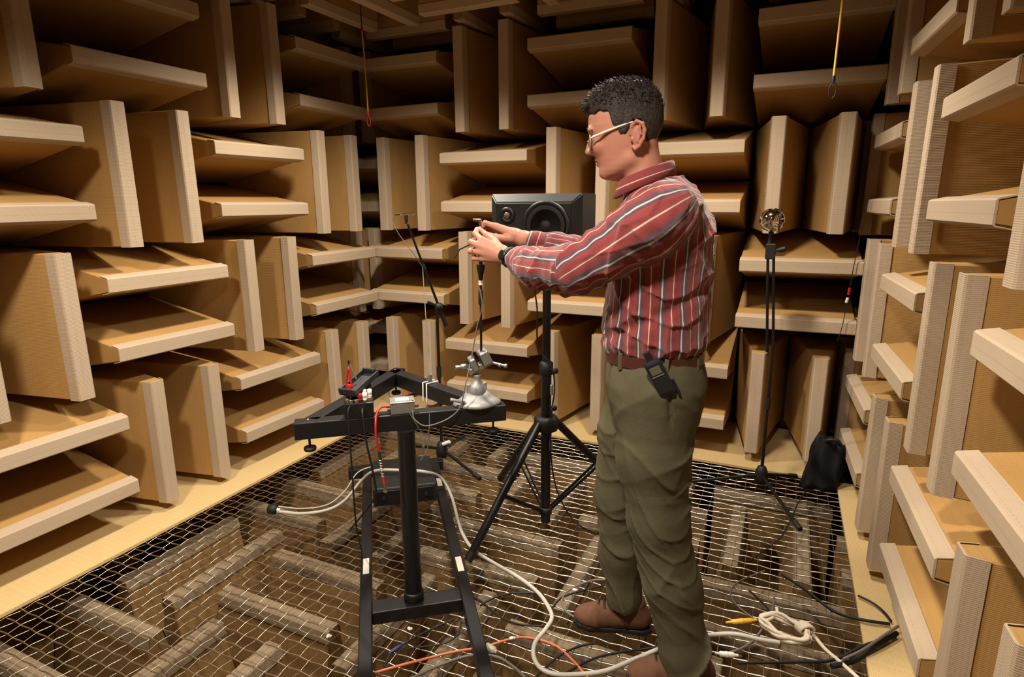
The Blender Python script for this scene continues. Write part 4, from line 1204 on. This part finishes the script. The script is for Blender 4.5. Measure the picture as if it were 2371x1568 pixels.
V = np.vstack([V, np.array(tv)]); F = np.vstack([F, np.array(tf)])
np_mesh('hair', V, F, M_HAIR, pr)['label'] = 'short dark brown hair'

# eyes, eyebrows
def psphere(c, r, sc_=(1, 1, 1), n=14):
    b = MB(); w = p2w(np.array([c]))[0]
    rot_ = Matrix((Vector(PF), Vector(PL), Vector((0, 0, 1)))).transposed()
    return b.sphere(w, r, sc_, rot_, n)
for s_ in (-1, 1):
    ey = part(psphere((.1985, s_*.033, 1.629), .0118), 'eye', plain('eye_white', (196, 186, 178), .2), pr)
    part(psphere((.2085, s_*.033, 1.627), .0042, (.6, 1, 1)), 'iris', plain('dark_iris', (44, 34, 28), .2), ey)
    bw = MB()
    bw.tube(p2w(np.array([(.222, s_*.012, 1.6535), (.2235, s_*.026, 1.6585), (.217, s_*.042, 1.6575), (.207, s_*.054, 1.651)])), [.0028, .0034, .0030, .0012], 8)
    part(bw, 'eyebrow', M_HAIR, pr)

# ---- glasses
gl = None
M_FRAME = plain('pale_metal_frame', (226, 220, 208), .35, .2)
gb = MB()
fr_ = MB()
for s_ in (-1, 1):
    rim = []
    for i in range(25):
        t = 2*PI*i/24
        rim.append((.221-.010*abs(.033+.024*math.cos(t)-.010)/.05, s_*(.034+.0245*math.cos(t)), 1.619+.0205*math.sin(t)+.004*math.cos(t)))
    fr_.tube(p2w(np.array(rim)), .0014, 8, False)
    fr_.tube(p2w(np.array([(.212, s_*.058, 1.629), (.206, s_*.0675, 1.631), (.200, s_*.0715, 1.632)])), .0016, 8)
fr_.tube(p2w(np.array([(.2215, -.0105, 1.624), (.2265, 0, 1.628), (.2215, .0105, 1.624)])), .0014, 8)
g0 = part(fr_, 'glasses', M_FRAME, pr, 'pale metal-framed glasses')
for s_ in (-1, 1):
    part(MB().tube(p2w(np.array([(.204, s_*.0715, 1.6315), (.17, s_*.0765, 1.643), (.130, s_*.0815, 1.6565), (.098, s_*.082, 1.6655)])), [.0036, .0036, .0030, .0018], 8), 'temple_arm', M_FRAME, g0)
lt = NT('clear_lens'); lt.b.inputs['Transmission Weight'].default_value = 1.0; lt.set((1, 1, 1, 1), .02); lt.b.inputs['IOR'].default_value = 1.08
for s_ in (-1, 1):
    lv = [(.2205, s_*.034, 1.619)]+[(.221-.010*abs(.033+.024*math.cos(t)-.010)/.05, s_*(.034+.0238*math.cos(t)), 1.619+.0198*math.sin(t)+.004*math.cos(t)) for t in [2*PI*i/24 for i in range(24)]]
    b_ = MB(); b_._add([Vector(q) for q in p2w(np.array(lv))], [(0, 1+i, 1+(i+1) % 24) for i in range(24)], True)
    lo_ = part(b_, 'lens', lt.m, g0)
    so = lo_.modifiers.new('thickness', 'SOLIDIFY'); so.thickness = .0012

# ---- shirt
TORSO = [(1.028, .146, -.108, .148), (1.042, .160, -.122, .160), (1.060, .171, -.131, .170), (1.085, .174, -.134, .176), (1.12, .172, -.131, .177), (1.18, .166, -.129, .175), (1.26, .160, -.131, .174), (1.33, .156, -.132, .178), (1.38, .150, -.129, .178), (1.42, .140, -.120, .172), (1.455, .124, -.104, .152), (1.482, .112, -.082, .122), (1.505, .104, -.056, .090), (1.525, .098, -.034, .070)]
CUFF_N = (np.array([.442, -.035, 1.289]), np.array([.245, -.213, .008]))
def sleeve_n(P): return chain(P, [(.0, .145, 1.432), (.045, .178, 1.395), E_N, (.36, .045, 1.277), (.438, -.032, 1.288)], [.085, .080, .069, .056, .046], .03)
def sleeve_f(P): return chain(P, [(.03, -.145, 1.432), (.06, -.185, 1.405), E_F, (.36, -.238, 1.308), (.444, -.206, 1.338)], [.080, .072, .060, .050, .037], .03)
def shirt_sdf(P):
    d = stack(P, TORSO, 2.35)
    x, y, z = P[:, 0], P[:, 1], P[:, 2]
    sn, sf = sleeve_n(P), sleeve_f(P)
    # creases: stronger at the waist and round the elbows
    wst = np.exp(-((z-1.07)/.045)**2)
    d = d+fold(P*np.array([1, 1, .45], np.float32), .0034, 46)+wst*.004*np.sin(23*np.arctan2(y, x-.02)+6*z+2*np.sin(5*y+9*x))+crease(P, .0115, 34, .3, .9, .3, .7)+crease(P, .006, 80, 1.3, -.6, .5, .9)
    d = d+.006*np.exp(-((z-(1.16-.55*(x-.02)))/.018)**2)*(y > 0)      # drag line under the arm
    elb = np.exp(-((x-.22)/.07)**2)
    sn = sn+fold(P, .0028, 62, 1.0)+crease(P, .0115, 60, .9, .8, -.9, .9)+crease(P, .005, 120, 2.2, .5, .7, .9)+elb*.0035*np.sin(120*x+60*y-40*z)+.0025*np.sin(70*x-70*y)*np.exp(-((x-.36)/.06)**2)
    sf = sf+fold(P, .0030, 70, 2.0)+crease(P, .011, 80, 2.9, 1.0, .2, .2)+(.35+elb)*.0040*np.sin(115*x-20*y+30*z)
    d = smin(d, sn, .028)
    d = smin(d, sf, .028)
    # open ends: neck, cuffs, hem
    d = smax(d, -cone(P, (.062, 0, 1.46), (.090, 0, 1.60), .060, .064), .006)
    for c0, n0 in (((.446, -.036, 1.290), (.77, -.64, .02)), ((.450, -.205, 1.340), (.94, .14, .30))):
        n0 = np.array(n0)/np.linalg.norm(n0)
        d = np.where((x > .36) & ((y > -.125) == (c0[1] > -.1)), smax(d, ((P-np.array(c0, np.float32)) @ n0.astype(np.float32)), .004), d)
    return d
V, F = mesh_sdf(shirt_sdf, (-.20, -.40, .97), (.48, .30, 1.56), .0042)
Pf = V.astype(np.float32)
dt, dn_, df_ = stack(Pf, TORSO, 2.35), sleeve_n(Pf), sleeve_f(Pf)
which = np.argmin(np.stack([dt, dn_+.004, df_+.004]), 0)
u = np.arctan2(Pf[:, 1], Pf[:, 0]-.02)*.168
# yoke and shoulder: stripes run over the shoulder from front to back
u = np.where(Pf[:, 2] > 1.43, np.where(np.abs(Pf[:, 1]) > .02, Pf[:, 1]*1.15+.04, u), u)
def around(pts, ref):
    pts = [np.array(p) for p in pts]
    best = np.full(len(Pf), 9.); uu = np.zeros(len(Pf))
    up = np.array(ref, float)
    for a, b in zip(pts[:-1], pts[1:]):
        d = b-a; L_ = np.linalg.norm(d); d /= L_
        t = np.clip((Pf-a) @ d, 0, L_)
        q = Pf-a-t[:, None]*d
        dist = np.linalg.norm(q, axis=1)
        e1 = up-d*(up @ d); e1 /= np.linalg.norm(e1); e2 = np.cross(d, e1)
        ang = np.arctan2(q @ e2, q @ e1)
        m = dist < best; best = np.where(m, dist, best); uu = np.where(m, ang*.064, uu)
    return uu
un = around([(.0, .145, 1.432), E_N, (.438, -.032, 1.288)], (.3, .2, 1))
uf = around([(.03, -.145, 1.432), E_F, (.444, -.206, 1.338)], (.3, -.2, 1))
stripe = np.where(which == 0, u, np.where(which == 1, un, uf))
# cuffs: stripes run round the wrist
for c0, n0, sel in (((.446, -.036, 1.290), (.77, -.64, .02), which == 1), ((.450, -.205, 1.340), (.94, .14, .30), which == 2)):
    n0 = np.array(n0)/np.linalg.norm(n0); s = (Pf-np.array(c0)) @ n0
    stripe = np.where(sel & (s > -.062) & (Pf[:, 0] > .36), s*1.0+.0095, stripe)
sh = np_mesh('shirt', V, F, M_SHIRT, pr, True, stripe)
sh['label'] = 'red long-sleeved shirt with white and grey stripes'
# collar: a folded band standing round the neck
cv, cf2, cst = [], [], []
NC = 40
for i in range(NC+1):
    a_ = math.radians(24)+(2*PI-math.radians(48))*i/NC          # open at the front
    ca_, sa_ = math.cos(a_), math.sin(a_)
    fr2 = .5+.5*ca_
    zin = 1.498+.052*(1-fr2)
    for j, (dr, dz) in enumerate([(-.002, -.020), (.0, .016), (.004, .022), (.009, .018), (.016+.012*fr2, -.016-.016*fr2**2), (.012+.012*fr2, -.017-.016*fr2**2), (.006, .010)]):
        rx, ry = .062+dr, .066+dr
        cv.append((.058+.010*fr2+rx*ca_, ry*sa_, zin+dz)); cst.append((.0135, .0135, .0135, .0135, .0455, .0455, .0455)[j])
for i in range(NC):
    for j in range(6): cf2.append((i*7+j, i*7+j+1, (i+1)*7+j+1, (i+1)*7+j))
np_mesh('collar', np.array(cv), np.array(cf2), M_SHIRT, sh, True, np.array(cst))
# cuff buttons and front placket buttons
for q in ((.412, .008, 1.255), (.425, -.002, 1.247)):
    part(psphere(q, .0048, (.6, 1, 1), 8), 'button', M_WHITEPL, sh)

# ---- trousers
HN = [(0.004, .082, .93), (.004, .092, .74), (-.018, .100, .545), (-.070, .106, .34), (-.112, .112, .125), (-.116, .113, .05)]
HNr = [.112, .104, .090, .081, .073, .071]
HF = [(.040, -.082, .93), (.082, -.092, .74), (.108, -.100, .51), (.094, -.100, .30), (.082, -.100, .135), (.080, -.100, .08)]
HFr = [.110, .098, .086, .074, .061, .060]
def trousers_sdf(P):
    x, y, z = P[:, 0], P[:, 1], P[:, 2]
    d = stack(P, [(.84, .120, -.115, .155), (.90, .150, -.136, .176), (.95, .158, -.138, .178), (1.0, .154, -.126, .170), (1.054, .146, -.112, .156)], 2.3)
    ln, lf = chain(P, HN, HNr, .03), chain(P, HF, HFr, .03)
    kn = np.exp(-((z-.50)/.13)**2); hem = np.exp(-((z-.14)/.07)**2); hip = np.exp(-((z-.82)/.09)**2)
    diag = z*.8+x*.6
    ln = ln+crease(P, .0085+.008*kn+.009*hem, 40, .4, .8, .3, .9)+crease(P, .0048, 95, 1.9, -.7, .6, .8)+fold(P, .0022, 24, .4)
    lf = lf+crease(P, .0085+.008*kn+.009*hem, 42, 1.9, -.7, .3, .9)+crease(P, .0048, 90, 3.9, .6, .6, .8)+fold(P, .0022, 26, 1.9)
    # pressed crease down the front
    d = d+fold(P*np.array([1, 1, .5], np.float32), .0030, 40, .9)
    legs = smin(ln, lf, .012)
    d = smin(d, legs, .045)
    for yy in (.100, .050, -.060):      # pleats below the belt
        d = d+.0085*np.exp(-((y-yy)/.0065)**2)*np.clip((x-.05)/.04, 0, 1)*np.clip((z-.86)/.08, 0, 1)*np.clip((1.03-z)/.03, 0, 1)
    # slanted pocket slit on the near side
    s_ = np.abs((x+.030)-.10*(z-.96))
    d = d+.0085*np.exp(-(s_/.0055)**2)*(y > .08)*np.exp(-((z-.93)/.055)**4)
    d = smax(d, z-1.052, .004)
    d = smax(d, .058-z, .012)
    far_hem = np.where(y < 0, .098-.25*(x-.08)*0-z, -1.0)
    d = smax(d, far_hem.astype(np.float32), .006)
    return d
V, F = mesh_sdf(trousers_sdf, (-.24, -.24, .04), (.24, .24, 1.05), .0048)
tr_ = np_mesh('trousers', V, F, M_TROU, pr, True); tr_['label'] = 'olive pleated trousers'

# ---- belt
bv, bf = [], []
NBt = 64
for i in range(NBt):
    t = 2*PI*i/NBt; c_, s_ = math.cos(t), math.sin(t)
    p_ = 2.3
    rr3 = 1/((abs(c_)**p_+abs(s_)**p_)**(1/p_))
    for dr, dz in ((.0005, -.016), (.0075, -.016), (.0075, .016), (.0005, .016)):
        bv.append((.0165+(.1335+dr)*c_*rr3, (.161+dr)*s_*rr3, 1.032+dz))
for i in range(NBt):
    j = (i+1) % NBt
    for k in range(4): bf.append((i*4+k, j*4+k, j*4+(k+1) % 4, i*4+(k+1) % 4))
be = np_mesh('belt', np.array(bv), np.array(bf), M_BELT, pr, True); be['label'] = 'dark brown leather belt'
for p_ in be.data.polygons: p_.use_smooth = False
def pbox(c, size, rot=None, bev=.002):
    base_ = Matrix((Vector(PF), Vector(PL), Vector((0, 0, 1)))).transposed()
    return MB().box(p2w(np.array([c]))[0], size, base_ @ rot if rot is not None else base_, bev)
part(pbox((.155, .0, 1.032), (.006, .045, .040)), 'buckle', M_CHROME, be)
for x_, y_ in ((.105, .140), (-.02, .172), (-.10, .10)):
    part(pbox((x_, y_, 1.030), (.012, .012, .046)), 'belt_loop', M_TROU, be)

# ---- shoes
def shoe(cx, cy, yaw, toe_up=0):
    """origin under the middle of the foot, toe towards +x"""
    ca_, sa_ = math.cos(yaw), math.sin(yaw)
    Rm = np.array([[ca_, -sa_, 0], [sa_, ca_, 0], [0, 0, 1]], np.float32)
    def f(P):
        q = (P-np.array([cx, cy, 0], np.float32)) @ Rm
        d = cone(q, (-.085, 0, .052), (.055, .004, .044), .040, .040)
        d = smin(d, ell(q, (.085, .004, .038), (.056, .046, .034)), .03)
        d = smin(d, cone(q, (-.075, 0, .06), (-.065, 0, .105), .038, .040), .02)
        d = smin(d, cone(q, (.0, 0, .06), (.04, .002, .060), .032, .026), .03)
        d = smin(d, cone(q, (-.02, 0, .090), (.035, .002, .075), .018, .014), .015)
        d = d+.0012*np.sin(180*q[:, 0])*np.exp(-((q[:, 0]-.06)/.03)**2)
        return smax(d, .012-q[:, 2], .004)
    def sole(P):
        q = (P-np.array([cx, cy, 0], np.float32)) @ Rm
        w_ = np.interp(q[:, 0], [-.13, -.10, -.03, .03, .085, .125, .142], [.016, .034, .031, .039, .0455, .032, .010]).astype(np.float32)
        d = np.maximum(np.abs(q[:, 1]-.003)-w_, np.maximum(q[:, 0]-.143, -.130-q[:, 0]))
        return smax(d, np.maximum(q[:, 2]-.020, -q[:, 2]), .005)
    lo_, hi_ = (cx-.20, cy-.20, -.01), (cx+.20, cy+.20, .18)
    V_, F_ = mesh_sdf(f, lo_, hi_, .004)
    o = np_mesh('shoe', V_, F_, M_SUEDE, pr)
    V_, F_ = mesh_sdf(sole, lo_, hi_, .004)
    np_mesh('sole', V_, F_, M_RUBBER, o)
    def T_(p): 
        p = np.array(p); return (Rm @ p)+np.array([cx, cy, 0])
    for i in range(4):
        x_ = .052-i*.018; z_ = .0895+i*.0085
        pts = np.array([T_((x_, -.026, z_-.012)), T_((x_+.004, 0, z_+.006)), T_((x_, .026, z_-.012))])
        part(MB().tube([Vector(v) for v in catmull([Vector(q) for q in p2w(pts)], 5)], .0034, 6), 'lace', M_RUBBER, o)
    return o
s1 = shoe(.112, -.100, math.radians(4)); s1['label'] = 'brown suede shoe of the forward foot'
s2 = shoe(-.088, .118, math.radians(8)); s2['label'] = 'brown suede shoe of the rear foot'

# ---- wrist watch, ring
wx = np.array([.77, -.64, .02]); wx /= np.linalg.norm(wx)
wc = np.array([.466, -.054, 1.2925])
wpts = []
e1 = np.array([0, 0, 1.]); e1 -= wx*(e1 @ wx); e1 /= np.linalg.norm(e1); e2 = np.cross(wx, e1)
wb_ = MB(); NW = 28; vv = []
for i in range(NW):
    t = 2*PI*i/NW
    for dr, dx in ((0, -.011), (.004, -.010), (.004, .010), (0, .011)):
        vv.append(wc+wx*dx+(e1*math.cos(t)+e2*math.sin(t)*.97)*(.0290+dr))
ff = [(i*4+k, ((i+1) % NW)*4+k, ((i+1) % NW)*4+(k+1) % 4, i*4+(k+1) % 4) for i in range(NW) for k in range(4)]
wt = np_mesh('wristwatch', np.array(vv), np.array(ff), M_RUBBER, pr); wt['label'] = 'black wristwatch'
cw = p2w(np.array([wc+(e1*math.cos(1.9)+e2*math.sin(1.9))*-.034]))[0]
ax_ = p2w(np.array([wc+(e1*math.cos(1.9)+e2*math.sin(1.9))*-.05]))[0]-p2w(np.array([wc]))[0]
part(MB().lathe([(.015, -.003), (.017, -.001), (.017, .005), (.013, .0065)], cw, ax_, 18), 'watch_case', M_BLACKM, wt)
part(MB().torus(p2w(np.array([(.597, -.0885, 1.3078)]))[0], .0102, .0014, Vector(p2w(np.array([(.615, -.100, 1.308)]))[0]-p2w(np.array([(.578, -.078, 1.307)]))[0]), 18, 6), 'finger_ring', plain('gold', (210, 170, 90), .2, 1), pr)

# ---- mobile phone clipped to the belt
rph = Matrix.Rotation(math.radians(28), 3, 'Y') @ Matrix.Rotation(math.radians(-6), 3, 'X')
M_NAVY = plain('dark_navy_plastic', (22, 26, 38), .4, 0, .5, .1)
pc = (-.004, .198, 1.008)
ph = thing('mobile_phone', p2w(np.array([pc]))[0]-np.array([0, 0, .05]), 'dark navy mobile phone hanging tilted from the belt', 'phone')
def pb2(off, size, bev): 
    base_ = Matrix((Vector(PF), Vector(PL), Vector((0, 0, 1)))).transposed()
    R3 = base_ @ rph
    return MB().box(Vector(p2w(np.array([pc]))[0])+R3 @ Vector(off), size, R3, bev)
part(pb2((0, 0, 0), (.046, .022, .105), .008), 'body', M_NAVY, ph)
part(pb2((.0, .0118, .026), (.028, .002, .022), .0006), 'screen', plain('grey_screen', (92, 88, 72), .25), ph)
part(pb2((.0, .0118, -.018), (.034, .002, .044), .0008), 'keypad', M_RUBBER, ph)
part(pb2((.0, .013, .010), (.034, .002, .003), .0006), 'trim_bar', M_GREYD, ph)
part(pb2((.004, -.012, .052), (.018, .008, .05), .003), 'belt_clip', M_RUBBER, ph)
part(pb2((-.026, -.004, -.042), (.008, .006, .05), .002), 'strap', M_RUBBER, ph)
